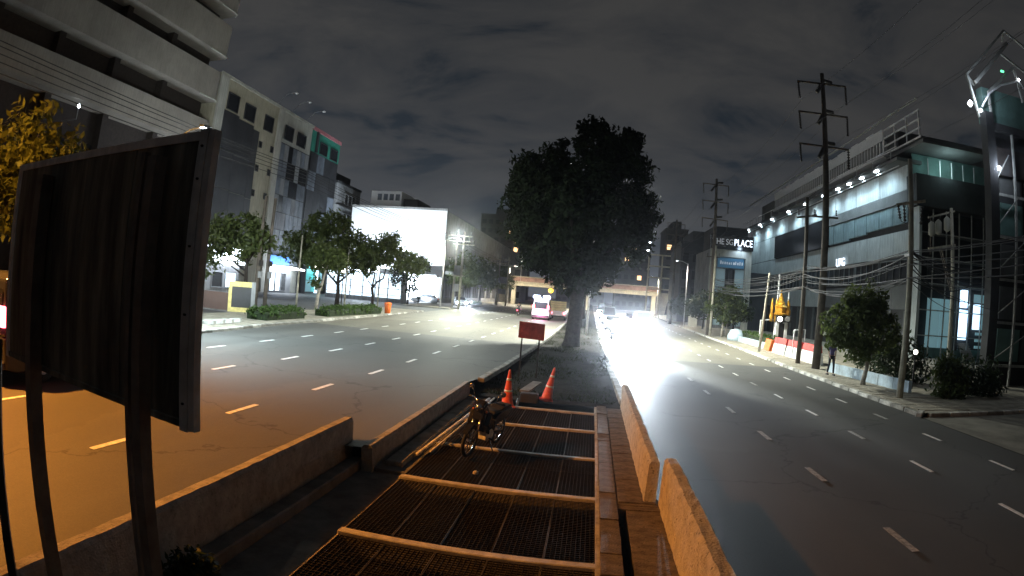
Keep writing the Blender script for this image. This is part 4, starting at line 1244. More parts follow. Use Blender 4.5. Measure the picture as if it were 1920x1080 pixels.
tree('street_tree', 'bushy tree on the right pavement in front of the lettered white building', (13.9, 62.0, 0.12),
     [(0, 0, -0.1, 0.14), (0.03, 0, 0.8, 0.10), (0.1, 0, 2.2, 0.08), (0.2, 0, 3.4, 0.04)], [[(0.6, 0.4, 0, 0.06), (0.6, 0.4, 1.6, 0.05), (0.9, 0.3, 2.6, 0.03)]],
     [(0.3, 0, 3.5, 2.0, 1.8, 1.5), (-1.0, 0, 2.9, 1.0, 1.0, 0.9), (1.6, 0, 2.9, 1.0, 1.0, 1.1), (0.5, 0, 4.6, 1.2, 1.2, 0.8), (0.4, 0, 2.0, 1.4, 1.2, 0.7)], 3800, 0.18, 13, L_MID, M_BARKP, 'trees along the right pavement', 0.36, 0.4)
for i, (x, y, s, lab) in enumerate([(15.6, 82, 1.0, 'dark bushy tree behind the tall double-armed pole on the right'), (14.9, 95, 0.95, 'small dark tree just before the right end of the footbridge'), (17.5, 72, 0.9, 'dark tree half hidden behind the bushy pavement tree')]):
    tree('street_tree', lab, (x, y, 0.12), [(0, 0, -0.1, 0.14), (0.05, 0, 1.6, 0.10), (0.1, 0, 3.2, 0.05)], None,
         [(0, 0, 3.4 * s, 2.3 * s, 2.0, 1.9 * s), (-1.4 * s, 0, 2.8 * s, 1.2, 1.2, 1.2 * s), (1.4 * s, 0, 3.0 * s, 1.3, 1.2, 1.3 * s)], 2200, 0.24, 20 + i, L_DRK, M_TRUNK, 'trees along the right pavement', 0.5)
# dark planting behind the low wall on the right
for i, (x, y, rx, rz_, lab) in enumerate([(15.6, 27.0, 1.6, 1.3, 'dark overgrown bush behind the low wall beside the bright tree'), (15.2, 21.5, 0.75, 1.0, 'tall leafy shrub at the near end of the low wall'), (17.2, 22.5, 1.6, 0.9, 'dark shrub mass below the scaffolded tower'), (16.6, 31.5, 1.7, 1.5, 'dark bush under the lit glass office')]):
    t = thing('shrub', lab, 'shrub', (x, y, 0.1), 'shrubs behind the low wall')
    leaves('foliage', L_DRK if i != 1 else L_MID, t, [(x, y, 0.1 + rz_ * 0.8, rx, rx * 0.9, rz_), (x + rx * 0.5, y, 0.1 + rz_ * 0.5, rx * 0.7, rx * 0.7, rz_ * 0.7), (x - rx * 0.4, y, 0.1 + rz_ * 1.2, rx * 0.5, rx * 0.5, rz_ * 0.6)], 2200, 0.12, 40 + i, 0.3, 12, 0.4)
    MB().tube([(x, y, 0.0), (x + 0.05, y, rz_)], [0.05, 0.03], 6).build('stem', M_TRUNK, t)

# left side
tree('street_tree', 'tree with orange-lit leaves behind the top corner of the rusty board', (-18.6, 12.6, 0.4),
     [(0, 0, -0.1, 0.2), (0.05, 0, 2.5, 0.15), (0.2, 0, 4.6, 0.10), (0.3, 0, 6.4, 0.05)], [[(0.1, 0, 3.0, 0.09), (1.6, 0.2, 5.0, 0.04)], [(0.1, 0, 3.2, 0.09), (-1.2, 0, 5.2, 0.04)]],
     [(0.2, 0, 5.8, 2.0, 1.8, 1.9), (1.9, 0.4, 5.2, 1.5, 1.3, 1.2), (3.4, 0.8, 4.7, 1.3, 1.2, 0.9), (-1.3, 0, 4.6, 1.4, 1.4, 1.4), (0.4, 0, 4.0, 1.8, 1.5, 1.1)], 4200, 0.19, 14, L_YEL, M_TRUNK, 'trees along the left pavement', 0.4)
tree('street_tree', 'low spreading tree above the yellow-framed panel', (-25.2, 38.5, 0.4),
     [(0, 0, -0.1, 0.22), (0.2, 0, 1.5, 0.16), (0.1, 0, 3.4, 0.13), (-0.4, 0, 5.0, 0.06)], [[(0.15, 0, 2.6, 0.09), (-1.8, 0, 3.6, 0.05), (-2.8, 0, 4.4, 0.03)], [(0.15, 0, 2.2, 0.09), (-1.3, 0, 2.9, 0.04)], [(0.1, 0, 3.2, 0.09), (1.3, 0, 4.8, 0.04)]],
     [(-0.8, 0, 5.6, 2.4, 2.2, 1.4), (-2.6, 0, 5.2, 1.4, 1.6, 1.5), (1.2, 0, 5.0, 1.4, 1.5, 0.9), (-0.6, 0, 4.3, 2.0, 1.8, 0.8), (-3.6, 0, 3.2, 0.9, 1.2, 1.5)], 3600, 0.22, 15, L_MID, M_TRUNK, 'trees along the left pavement', 0.45)
tree('street_tree', 'widest dark tree of the left row, before the grey glass front', (-25.6, 57.1, 0.4),
     [(0, 0, -0.1, 0.26), (0.05, 0, 1.2, 0.20), (-0.05, 0, 2.6, 0.16), (0.0, 0, 4.4, 0.08)], [[(0, 0, 2.0, 0.13), (-1.9, 0, 3.6, 0.08), (-3.8, 0, 5.0, 0.03)], [(0, 0, 2.2, 0.12), (1.8, 0, 3.8, 0.06), (2.8, 0, 5.0, 0.03)]],
     [(-1.8, 0, 6.2, 4.6, 3.2, 2.6), (-5.2, 0, 5.6, 2.2, 2.2, 1.8), (1.8, 0, 5.4, 2.6, 2.4, 2.0), (-1.6, 0, 8.2, 2.6, 2.2, 1.4), (-1.2, 0, 4.2, 3.6, 2.4, 1.3), (3.0, 0, 4.4, 1.4, 1.6, 1.2)], 8000, 0.24, 16, L_MID, M_TRUNK, 'trees along the left pavement', 0.5)
tree('street_tree', 'tree with a dark crooked forked trunk behind the orange bin', (-22.0, 58.0, 0.4),
     [(0, 0, -0.1, 0.17), (0.0, 0, 1.2, 0.13), (-0.15, 0, 2.0, 0.15)], [[(-0.15, 0, 1.9, 0.12), (0.35, 0, 2.6, 0.10), (1.0, 0, 3.0, 0.09), (1.2, 0, 4.0, 0.06), (1.4, 0, 5.4, 0.03)], [(-0.15, 0, 1.9, 0.10), (0.0, 0, 3.0, 0.09), (0.1, 0, 4.4, 0.05)], [(-0.1, 0, 2.1, 0.07), (-0.6, 0, 2.6, 0.05), (-0.9, 0, 2.3, 0.03)]],
     [(0.8, 0, 5.7, 2.4, 2.2, 1.5), (2.8, 0, 5.0, 1.9, 1.8, 1.1), (4.4, 0, 4.5, 1.2, 1.4, 0.8), (-0.8, 0, 5.0, 1.6, 1.6, 1.1), (1.6, 0, 6.8, 1.4, 1.4, 0.9)], 4600, 0.20, 17, L_MID, M_TRUNK, 'trees along the left pavement', 0.42)
tree('street_tree', 'short tree with a white-painted trunk and a tuft of leaves at mid height', (-21.6, 44.0, 0.4),
     [(0, 0, -0.1, 0.16), (0.1, 0, 0.8, 0.14), (0.2, 0, 1.5, 0.15), (0.5, 0, 2.4, 0.11), (0.8, 0, 3.6, 0.06)], [[(0.2, 0, 1.5, 0.09), (-0.3, 0, 2.2, 0.05)]],
     [(0.5, 0, 4.2, 1.5, 1.4, 1.0), (-0.1, 0, 2.1, 0.5, 0.5, 0.3), (1.6, 0, 4.0, 1.0, 1.0, 0.8)], 1700, 0.18, 18, L_MID, M_BARKP, 'trees along the left pavement', 0.36)
tree('street_tree', 'thin dark tree screening the base of the floodlit white building', (-24.0, 76.5, 0.4),
     [(0, 0, -0.1, 0.15), (0.1, 0, 2.2, 0.12), (0.2, 0, 4.6, 0.06)], [[(0.1, 0, 1.8, 0.08), (1.0, 0, 3.2, 0.05), (1.6, 0, 4.8, 0.03)], [(0.1, 0, 1.6, 0.08), (-0.8, 0, 3.0, 0.05), (-1.4, 0, 4.6, 0.03)]],
     [(0.0, 0, 5.4, 2.4, 1.8, 1.5), (-1.4, 0, 3.6, 1.1, 1.2, 1.6), (1.6, 0, 5.2, 1.3, 1.2, 1.0), (0.5, 0, 3.0, 0.9, 1.0, 1.8)], 1900, 0.22, 19, L_DRK, M_TRUNK, 'trees along the left pavement', 0.55)
for i, (x, y, lab) in enumerate([(-21.5, 98, 'tree with a white-painted trunk just past the twin utility poles'), (-20.6, 110, 'middle one of the three trees beyond the twin utility poles'), (-19.8, 124, 'tree nearest the left end of the footbridge')]):
    tree('street_tree', lab, (x, y, 0.4), [(0, 0, -0.1, 0.24), (0.05, 0, 1.6, 0.20), (0.1, 0, 3.4, 0.10)], None,
         [(0, 0, 5.6, 3.2, 3.0, 2.4), (-1.8, 0, 4.6, 1.8, 1.8, 1.5), (1.9, 0, 4.6, 1.9, 1.8, 1.6), (0.3, 0, 7.4, 1.8, 1.8, 1.2)], 2600, 0.30, 50 + i, L_MID, M_BARKP if i != 1 else M_TRUNK, 'trees beyond the twin poles', 0.6)
# farther trees on the median beyond the big one
for i, (y, lab) in enumerate([(58, 'young tree on the median straight behind the huge one'), (84, 'second young tree on the median behind the huge one')]):
    tree('median_tree', lab, (-0.9, y, 0.2), [(0, 0, -0.1, 0.2), (0, 0, 2.4, 0.15), (0.1, 0, 4.8, 0.06)], None, [(0, 0, 5.2, 1.7, 1.7, 2.0), (0.5, 0, 6.6, 1.0, 1.0, 1.0)], 1300, 0.26, 60 + i, L_DRK, M_TRUNK, 'trees on the median', 0.5)

# hedges along the left kerb
def hedge(label, x0, x1, y0, y1, h, n, seed, grp='clipped hedges along the left kerb'):
    t = thing('hedge', label, 'hedge', ((x0 + x1) / 2, (y0 + y1) / 2, 0.4), grp)
    L_ = []
    k = max(2, int((y1 - y0) / 0.8))
    for i in range(k):
        y = y0 + (y1 - y0) * (i + 0.5) / k
        L_.append(((x0 + x1) / 2, y, 0.4 + h * 0.5, (x1 - x0) / 2, (y1 - y0) / k * 0.7, h * 0.5))
    leaves('foliage', L_HEDGE, t, L_, n, 0.085, seed, 0.12, 12, 0.55)
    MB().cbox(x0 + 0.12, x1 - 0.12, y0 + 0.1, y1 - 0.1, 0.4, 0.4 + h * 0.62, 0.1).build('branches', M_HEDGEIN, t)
hedge('nearest clipped hedge block before the twin dark poles', -18.6, -17.0, 28.6, 33.6, 0.75, 4200, 70)
hedge('long clipped hedge ending at the orange bin', -18.4, -17.0, 37.0, 47.6, 0.75, 5600, 71)
hedge('hedge tuft beside the edge of the rusty board', -18.5, -17.6, 20.8, 22.0, 0.9, 1100, 72)
hedge('far clipped hedge at the foot of the white-trunked trees', -20.6, -19.6, 96, 108, 0.7, 1600, 73)
hedge('dark planted strip behind the pale blue low wall on the right', 14.6, 16.2, 46.5, 57, 0.8, 3000, 74, 'planting on the right')

#@@BUILDINGS
# ------------------------------------------------------------------ buildings on the left
def win_x(parent, x, y0, y1, z0, z1, pane=M_DGLASS, frame=M_DCLAD, s=1, depth=0.10, bars=0):
    """window in a wall that faces +x (s=1) or -x (s=-1): frame with a recessed pane"""
    w = 0.10
    f = MB()
    a, b = sorted((x, x + s * depth))
    f.box(a, b, y0, y0 + w, z0, z1); f.box(a, b, y1 - w, y1, z0, z1)
    f.box(a, b, y0 + w, y1 - w, z0, z0 + w); f.box(a, b, y0 + w, y1 - w, z1 - w, z1)
    for i in range(bars):
        yy = y0 + (y1 - y0) * (i + 1) / (bars + 1)
        f.box(a, b - 0.02 if s > 0 else b, yy - 0.03, yy + 0.03, z0 + w, z1 - w)
    o = f.build('window', frame, parent)
    a, b = sorted((x + s * 0.004, x + s * 0.03))
    MB().box(a, b, y0 + w, y1 - w, z0 + w, z1 - w).build('pane', pane, o)
    return o
def win_y(parent, y, x0, x1, z0, z1, pane=M_DGLASS, frame=M_DCLAD, depth=0.10, bars=0):
    w = 0.10
    f = MB()
    f.box(x0, x0 + w, y - depth, y, z0, z1); f.box(x1 - w, x1, y - depth, y, z0, z1)
    f.box(x0 + w, x1 - w, y - depth, y, z0, z0 + w); f.box(x0 + w, x1 - w, y - depth, y, z1 - w, z1)
    for i in range(bars):
        xx = x0 + (x1 - x0) * (i + 1) / (bars + 1)
        f.box(xx - 0.03, xx + 0.03, y - depth + 0.02, y, z0 + w, z1 - w)
    o = f.build('window', frame, parent)
    MB().box(x0 + w, x1 - w, y - 0.03, y - 0.004, z0 + w, z1 - w).build('pane', pane, o)
    return o

# multi-storey block with long balcony bands
cp = thing('balcony_block', 'tall block with long pale balcony bands and dark open floors behind the board', 'building', (-50, 36, 0.3))
MB().box(-70, -46.6, 8, 56.4, 0.3, 44).build('wall', M_CARD, cp)
def band(z0, z1, y1):
    pl_ = [(-60.0, 8.0), (-44.0, 8.0), (-44.0, y1 - 1.2), (-44.25, y1 - 0.5), (-44.9, y1), (-60.0, y1)]
    b_ = MB().prism(pl_, z0, z1).build('balcony_band', M_BAND, cp)
    MB().tube([(-44.05, y1 - 4.0, z0 - 0.06), (-43.95, y1 - 1.4, z0 - 0.05), (-44.15, y1 - 0.5, z0 - 0.02), (-44.8, y1 + 0.05, z0 + 0.05)], 0.09, 7).build('rim', M_CREAM2, b_, True)
for z0, z1, y1 in ((16.8, 19.85, 56.2), (22.6, 26.05, 56.8), (28.3, 32.2, 57.2), (34.2, 38.0, 57.4)):
    band(z0, z1, y1)
MB().box(-70, -46, 8, 56.2, 44, 44.4).build('roof', M_CARD, cp)
for y in (16, 24, 32, 40, 48):
    MB().box(-46.58, -45.6, y - 0.4, y + 0.4, 0.35, 34.2).build('column', M_CARD, cp)
for i, y in enumerate(np.arange(12, 56, 4.4)):
    win_x(cp, -46.55, y, y + 2.6, 5.2, 8.4, M_DGLASS, M_CARD)
    win_x(cp, -46.55, y, y + 2.6, 10.2, 13.8, M_DGLASS, M_CARD)
lp = MB().lathe((-43.7, 34.6, 15.9), [(0.05, 0), (0.16, 0.1), (0.12, 0.35), (0.04, 0.4)], 10)
bl = lp.build('bracket_lamp', E_WHITE, cp, True)
MB().tube([(-46, 34.6, 14.9), (-43.7, 34.6, 14.9), (-43.7, 34.6, 15.9)], 0.06, 6).build('bracket', M_GREY, bl)

cr = thing('office_building', 'cream office building with dark stepped cladding and small square openings', 'building', (-52, 71, 0.3))
MB().box(-62, -45, 57.45, 73.5, 0.3, 26.8).build('wall', M_CREAM, cr)
MB().box(-62, -45.12, 73.5, 84.2, 0.3, 26.75).build('wall', M_CREAM2, cr)
MB().box(-45.0, -44.85, 57.46, 84.2, 26.5, 26.9).build('roof_edge', M_CREAM2, cr)
for a, b in ((57.45, 59.0), (72.8, 74.2)):
    MB().box(-45.0, -44.7, a, b, 0.35, 26.45).build('pilaster', M_CREAM2, cr)
cl_m = MB()
for (y0, y1, z1) in ((59.1, 62.9, 22.5), (62.9, 66.7, 22.2), (66.7, 68.3, 21.8)):
    for j in range(4):
        z_ = z1 - (z1 - 3.2) * j / 4
        zz = z1 - (z1 - 3.2) * (j + 1) / 4
        MB().box(-45, -44.9 + 0.01 * (j % 2), y0 + 0.02, y1 - 0.02, zz + 0.03, z_ - 0.02).build('cladding_panel', M_DCLAD, cr)
for y0, y1, z0, z1 in ((59.7, 62.3, 22.7, 24.9), (63.9, 66.5, 22.5, 24.7), (69.2, 71.6, 22.4, 24.6), (75.2, 77.8, 22.5, 24.7), (79.2, 82.0, 22.5, 24.6)):
    win_x(cr, -45.0, y0, y1, z0, z1, M_DGLASS, M_DCLAD, depth=0.16)
for y, z in ((69.0, 20.2), (72.2, 20.2), (68.9, 16.9), (72.2, 16.9), (68.7, 13.5), (72.0, 13.5), (68.8, 9.8), (72.0, 9.8)):
    win_x(cr, -45.0, y - 0.35, y + 0.35, z - 0.45, z + 0.45, M_DGLASS, M_DCLAD, depth=0.14)
rg_ = random.Random(4)
cw = MB()
for i in range(7):
    for j in range(7):
        if j < 0: continue
        y0 = 74.6 + i * 1.33; z0 = 4.4 + j * 2.5
        p_ = M_GGLASS if rg_.random() < 0.6 else (M_DGLASS if rg_.random() < 0.4 else M_GREY)
        MB().box(-45.1, -45.0 + rg_.uniform(0, 0.04), y0 + 0.05, y0 + 1.28, z0 + 0.06, z0 + 2.44).build('glass_panel', p_, cr)
MB().box(-45.1, -45.06, 74.5, 84.1, 4.3, 22.0).build('curtain_wall', M_DCLAD, cr)
for y in (72.5, 77.0, 82):
    MB().tube([(-45.5, y, 27), (-44.2, y + 0.4, 28.6), (-42.8, y + 0.5, 28.9)], 0.04, 6).build('lamp_arm', M_GREY, cr)
    MB().lathe((-42.7, y + 0.5, 28.75), [(0.22, -0.12), (0.3, 0), (0.12, 0.14)], 10).build('roof_lamp', M_WHITE, cr)

gb = thing('office_building', 'dark clad building with a green top storey and pink edge', 'building', (-50, 90, 0.3))
MB().box(-60, -45, 84.25, 95.2, 22.9, 26.3).build('wall', M_GREEN, gb)
MB().box(-60, -44.85, 84.26, 95.3, 26.3, 26.9).build('roof_edge', M_PINK, gb)
MB().box(-60, -45.1, 84.25, 95.2, 0.3, 22.9).build('wall', M_DCLAD, gb)
MB().box(-45, -44.7, 85.6, 86.2, 22.9, 26.29).build('pilaster', M_DCLAD, gb)
for j in range(6):
    for i in range(4):
        MB().box(-45.1, -45.0 + 0.02 * ((i + j) % 2), 84.5 + i * 2.66, 87.1 + i * 2.66, 4.4 + j * 3.08, 7.4 + j * 3.08).build('cladding_panel', M_DCLAD if (i * 3 + j) % 4 else M_GGLASS, gb)
for y0 in (87.2, 91.4):
    win_x(gb, -45, y0, y0 + 2.9, 23.0, 25.0, M_DGLASS, M_DCLAD, depth=0.16)

ab = thing('apartment_building', 'grey apartment building with dark recessed windows before the floodlit one', 'building', (-50, 101, 0.3))
MB().box(-60, -45, 95.9, 107, 0.3, 19.8).build('wall', M_GREY, ab)
for j in range(5):
    z0 = 2.4 + j * 3.5
    win_x(ab, -45, 99.5, 104.6, z0, z0 + 2.0, M_DGLASS, M_GREY, depth=0.2, bars=2)
    MB().box(-45, -44.6, 96, 106.9, z0 - 0.75, z0 - 0.45).build('ledge', M_GREY, ab)
MB().box(-60, -44.8, 95.9, 107.0, 19.8, 20.2).build('roof', M_DARKB, ab)
MB().box(-57, -47, 99, 106, 20.2, 22.2).build('roof_box', M_DARKB, ab)

wb = thing('floodlit_building', 'white windowless hall floodlit until it glows', 'building', (-33, 150, 0.3))
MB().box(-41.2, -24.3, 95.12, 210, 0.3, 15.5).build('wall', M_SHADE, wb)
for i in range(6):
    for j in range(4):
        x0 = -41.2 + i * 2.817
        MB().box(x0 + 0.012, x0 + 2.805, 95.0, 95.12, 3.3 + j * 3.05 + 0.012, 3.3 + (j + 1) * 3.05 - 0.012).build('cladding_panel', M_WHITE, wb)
MB().box(-41.25, -24.25, 94.95, 95.5, 15.5, 15.85).build('coping', M_SHADE, wb)
for k in range(26):
    y0 = 95.6 + k * 4.4
    for j in range(2):
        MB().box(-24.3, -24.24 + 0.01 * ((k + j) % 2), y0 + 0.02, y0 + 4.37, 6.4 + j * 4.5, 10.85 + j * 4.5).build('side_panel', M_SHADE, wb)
for k in range(14):
    win_x(wb, -24.3, 97 + k * 8, 103 + k * 8, 1.2, 4.8, M_DGLASS, M_SHADE, depth=0.12, bars=2)
MB().box(-24.3, -22.5, 96, 209, 5.2, 5.7).build('canopy', M_SHADE, wb)
MB().box(-38.7, -33.1, 97, 104, 15.55, 18.7).build('roof_box', M_WHITE, wb)
for i in range(4):
    win_y(wb, 97, -37.6 + i * 1.1, -36.6 + i * 1.1, 17.0, 18.3, M_GGLASS, M_WHITE)
MB().box(-33.0, -30.4, 98, 106, 15.55, 17.6).build('roof_box', M_DARKB, wb)
for x in (-37.6, -33.3, -29.0, -25.6):
    fl = thing('floodlight', {-37.6: 'floodlight standing farthest left before the glowing hall', -33.3: 'floodlight second from left before the glowing hall', -29.0: 'floodlight second from right before the glowing hall', -25.6: 'floodlight farthest right before the glowing hall'}[x], 'floodlight', (x, 87.0, 0.3), 'floodlights before the glowing hall')
    MB().tube([(x, 87, 0.3), (x, 87, 1.0)], 0.06, 8).build('stand', M_POST, fl)
    MB().hexa([(x - 0.3, 86.9, 1.0), (x + 0.3, 86.9, 1.0), (x + 0.3, 87.1, 0.9), (x - 0.3, 87.1, 0.9), (x - 0.3, 87.05, 1.4), (x + 0.3, 87.05, 1.4), (x + 0.3, 87.22, 1.3), (x - 0.3, 87.22, 1.3)]).build('housing', M_POST, fl)
    MB().hexa([(x - 0.26, 87.11, 0.94), (x + 0.26, 87.11, 0.94), (x + 0.26, 87.13, 0.94), (x - 0.26, 87.13, 0.94), (x - 0.26, 87.225, 1.3), (x + 0.26, 87.225, 1.3), (x + 0.26, 87.245, 1.3), (x - 0.26, 87.245, 1.3)]).build('lens', E_WHITE, fl)
    light('SPOT', 'flood_beam', (x, 87.35, 1.15), 11000, (0.80, 0.91, 1.0), (x, 95, 8.5), 0.2, 140, 0.9, fl)

# shops and stalls at street level on the left
sp = thing('shopfront', 'brightly lit glass shopfront with white bars under the left trees', 'shop', (-32, 80, 0.3))
MB().box(-38, -26.2, 80.2, 83, 0.3, 4.6).build('wall', M_GREY, sp)
for i in range(6):
    x0 = -37.8 + i * 1.93
    MB().box(x0 + 0.06, x0 + 1.87, 80.12, 80.2, 0.9, 4.2).build('lit_pane', E_SHOP, sp)
    MB().box(x0 - 0.05, x0 + 0.05, 79.95, 80.12, 0.3, 4.3).build('mullion', M_GREY, sp)
for z in (1.3, 2.2, 3.1):
    MB().box(-37.8, -26.2, 79.96, 80.0, z - 0.04, z + 0.04).build('bar', M_DCLAD, sp)
MB().box(-38.2, -26.0, 78.4, 80.2, 4.6, 4.9).build('canopy', M_WHITE, sp)
MB().box(-35.5, -29, 78.3, 78.4, 4.3, 5.3).build('fascia', E_SHOPW, sp)
light('SPOT', 'shop_light', (-32, 78.6, 4.4), 2600, (0.75, 0.88, 1.0), (-31, 71, 0.3), 0.3, 150, 0.8, sp)
gt = thing('entrance_canopy', 'glaring white lit entrance at the foot of the floodlit hall', 'entrance', (-27, 91.5, 0.3))
MB().box(-30.2, -24.6, 92.6, 94.9, 4.4, 4.8).build('roof', M_WHITE, gt)
for x in (-30.1, -27.4, -24.7):
    MB().box(x - 0.1, x + 0.1, 92.7, 92.9, 0.3, 4.4).build('post', M_WHITE, gt)
for i in range(2):
    MB().box(-30.0 + i * 2.7, -27.5 + i * 2.7, 94.7, 94.8, 0.5, 4.2).build('lit_door', E_SHOPW, gt)
ks_ = thing('kiosk', 'kiosk with a glaring white canopy under the spreading tree', 'kiosk', (-36, 49.5, 0.3))
MB().box(-39, -35.4, 46.5, 53.0, 0.3, 3.6).build('wall', M_GREY, ks_)
MB().box(-39.4, -34.6, 46.0, 53.6, 3.9, 4.0).build('roof', M_GREY, ks_)
MB().prism([(-39.3, 46.1), (-34.7, 46.1), (-34.5, 49), (-34.7, 52.6), (-39.3, 52.6)], 4.02, 5.2).build('lit_canopy', E_SHOPW, ks_)
for z in (3.62,):
    MB().box(-35.4, -34.7, 46.2, 53.2, z, z + 0.26).build('lit_strip', E_SHOPW, ks_)
win_x(ks_, -35.4, 48, 50, 1.2, 2.8, M_DGLASS, M_GREY); win_x(ks_, -35.4, 50.4, 52.4, 1.2, 2.8, E_SHOP, M_GREY)
light('POINT', 'kiosk_light', (-34.0, 49.5, 4.6), 900, (0.75, 0.88, 1.0), None, 0.4, parent=ks_)
for k_, (y, z, r_) in enumerate(((44.5, 2.3, 0.22), (44.8, 1.7, 0.17), (45.6, 1.7, 0.17))):
    gl = MB().lathe((-35.0, y, z), [(r_ * 0.5, -r_ * 0.8), (r_, 0), (r_ * 0.5, r_ * 0.8)], 12).build('globe_lamp', E_WARM, ks_, True)
sh2 = thing('shopfront', 'shop with a blue-lit awning in the ground floor of the cream building', 'shop', (-44.5, 77.5, 0.3))
MB().box(-45, -44.7, 74.4, 81.5, 0.32, 3.6).build('wall', M_GREY, sh2)
MB().hexa([(-44.7, 74.0, 4.0), (-42.6, 74.0, 3.75), (-42.6, 82.0, 3.75), (-44.7, 82.0, 4.0), (-44.7, 74.0, 4.2), (-42.6, 74.0, 3.95), (-42.6, 82.0, 3.95), (-44.7, 82.0, 4.2)]).build('awning', E_SHOPW, sh2)
MB().box(-44.9, -44.6, 74.4, 80.5, 4.4, 5.6).build('fascia', E_BLUE, sh2)
for i in range(3):
    win_x(sh2, -44.7, 75 + i * 1.7, 76.5 + i * 1.7, 0.5, 3.2, E_SHOP if i < 2 else M_DGLASS, M_GREY)
sh3 = thing('shopfront', 'teal glass shopfront glowing between the left tree trunks', 'shop', (-44, 88.5, 0.3))
MB().box(-45, -44.2, 85.5, 91.6, 0.32, 6.2).build('wall', M_DCLAD, sh3)
for i in range(3):
    for j in range(3):
        MB().box(-44.2, -44.12, 85.7 + i * 1.95, 87.5 + i * 1.95, 0.6 + j * 1.85, 2.35 + j * 1.85).build('lit_pane', E_TEAL if (i + j) % 3 else E_OFFICE2, sh3)
MB().box(-44.2, -43.9, 88.9, 89.5, 0.4, 6.0).build('lit_column', E_SHOP, sh3)
light('POINT', 'shop_light', (-43, 88, 4), 120, (0.5, 0.95, 0.95), None, 0.4, parent=sh3)

yf = thing('display_panel', 'dark panel in a pale yellow frame on the left pavement', 'panel', (-21.5, 32.6, 0.4))
pa, pb = Vector((-22.15, 32.1, 0)), Vector((-20.7, 33.1, 0)); du = (pb - pa).normalized(); dn = Vector((du.y, -du.x, 0))
def yb(mb, a, b, d0, d1, z0, z1):
    P = lambda t, d, z: tuple(pa + du * t + dn * d + Vector((0, 0, z)))
    return mb.hexa([P(a, d0, z0), P(b, d0, z0), P(b, d1, z0), P(a, d1, z0), P(a, d0, z1), P(b, d0, z1), P(b, d1, z1), P(a, d1, z1)])
yb(MB(), 0.22, 1.5, -0.1, 0.02, 0.70, 2.0).build('panel', M_DCLAD, yf)
yb(MB(), 0.0, 0.22, -0.2, 0.06, 0.4, 2.3).build('frame_post', M_YELLOW, yf)
yb(MB(), 1.5, 1.76, -0.2, 0.06, 0.4, 2.35).build('frame_post', M_GREY, yf)
yb(MB(), 0.22, 1.5, -0.2, 0.05, 0.4, 0.70).build('frame_rail', M_YELLOW, yf)
yb(MB(), 0.22, 1.5, -0.2, 0.05, 2.0, 2.32).build('frame_rail', M_YELLOW, yf)
bw = thing('garden_wall', 'low brown brick wall running to the yellow-framed panel', 'wall', (-25.5, 33.0, 0.3))
br0 = MB().box(-0.115, 0.115, -0.10, 0.10, -0.034, 0.034).build('brick', M_BRICKW, bw, local=True)
MB().box(-30, -22.3, 32.78, 32.98, 0.35, 1.50).build('mortar_core', M_CONC_D, bw)
first = True
for j in range(15):
    for i in range(19):
        p_ = (-26.9 + i * 0.245 + (0.12 if j % 2 else 0), 32.87 + random.uniform(-0.004, 0.004), 0.46 + j * 0.075)
        if p_[0] > -22.4: continue
        if first:
            br0.location = Vector(p_) - world_loc(bw); first = False
        else:
            inst(br0, p_, bw)
for i in range(4):
    o = MB().cbox(-0.32, 0.32, -0.14, 0.14, 0, 0.2, 0.03).build('kerb_ramp', M_KERBW)
    o.location = (-17.05 - i * 0.05, 23.2 + i * 0.85, 0.42)
    o.rotation_euler = (0, R(-4), R(8))
    tag(o, 'pale concrete ramp stone in the striped row at the board edge', 'kerb ramp', 'striped row of ramp stones')
bn = thing('litter_bin', 'orange litter bin at the end of the hedge', 'bin', (-17.02, 48.75, 0.42))
MB().lathe((-17.02, 48.75, 0.42), [(0.24, 0), (0.30, 0.72), (0.30, 0.76)], 16).build('bin_body', M_ORANGEP, bn, True)
MB().lathe((-17.02, 48.75, 0.42), [(0.34, 0.76), (0.34, 0.84), (0.20, 0.93), (0.05, 0.95)], 16).build('lid', M_ORANGEP, bn, True)

def globe_lamp(label, x, y, z, h, heads, grp, z0=0.4, lightw=None, r_=0.16):
    t = thing('globe_lamp', label, 'lamp post', (x, y, z0), grp)
    MB().tube([(x, y, z0), (x, y, h)], 0.045, 8).build('pole', M_POST, t)
    if len(heads) > 1:
        MB().tube([(x + heads[0], y, h - 0.15), (x, y, h - 0.3), (x + heads[-1], y, h - 0.15)], 0.03, 6).build('arm', M_POST, t)
    for d in heads:
        MB().lathe((x + d, y, h + 0.02), [(r_ * .4, -r_ * .9), (r_ * .85, -r_ * .55), (r_, 0), (r_ * .85, r_ * .55), (r_ * .3, r_ * .95)], 12).build('globe', E_WARM, t, True)
    if lightw:
        light('POINT', 'globe_light', (x, y, h + 0.25), lightw, (1.0, 0.93, 0.82), None, 0.15, parent=t)
globe_lamp('lamp post with two round globes beside the short white trunk', -24.45, 50, 0, 4.0, (-0.36, 0.36), 'globe lamps', lightw=60)
globe_lamp('lamp post with one round globe before the widest tree', -22.2, 50.5, 0, 3.7, (0.0,), 'globe lamps')
for (x, y, h, w, lab) in ((-24.15, 45.4, 6.4, 0.09, 'pale slim post among the left trees, nearest the twin dark poles'), (-24.0, 55.4, 6.0, 0.08, 'pale slim post beside the trunk of the widest tree'), (-22.15, 60.0, 6.2, 0.09, 'pale slim post right of the crooked forked trunk')):
    o = MB().tube([(x, y, 0.3), (x + 0.02, y, 3), (x + 0.06, y, h)], [w, w * 0.9, w * 0.7], 8).build('post', M_POLE, smooth=True)
    tag(o, lab, 'post', 'pale posts among the left trees')
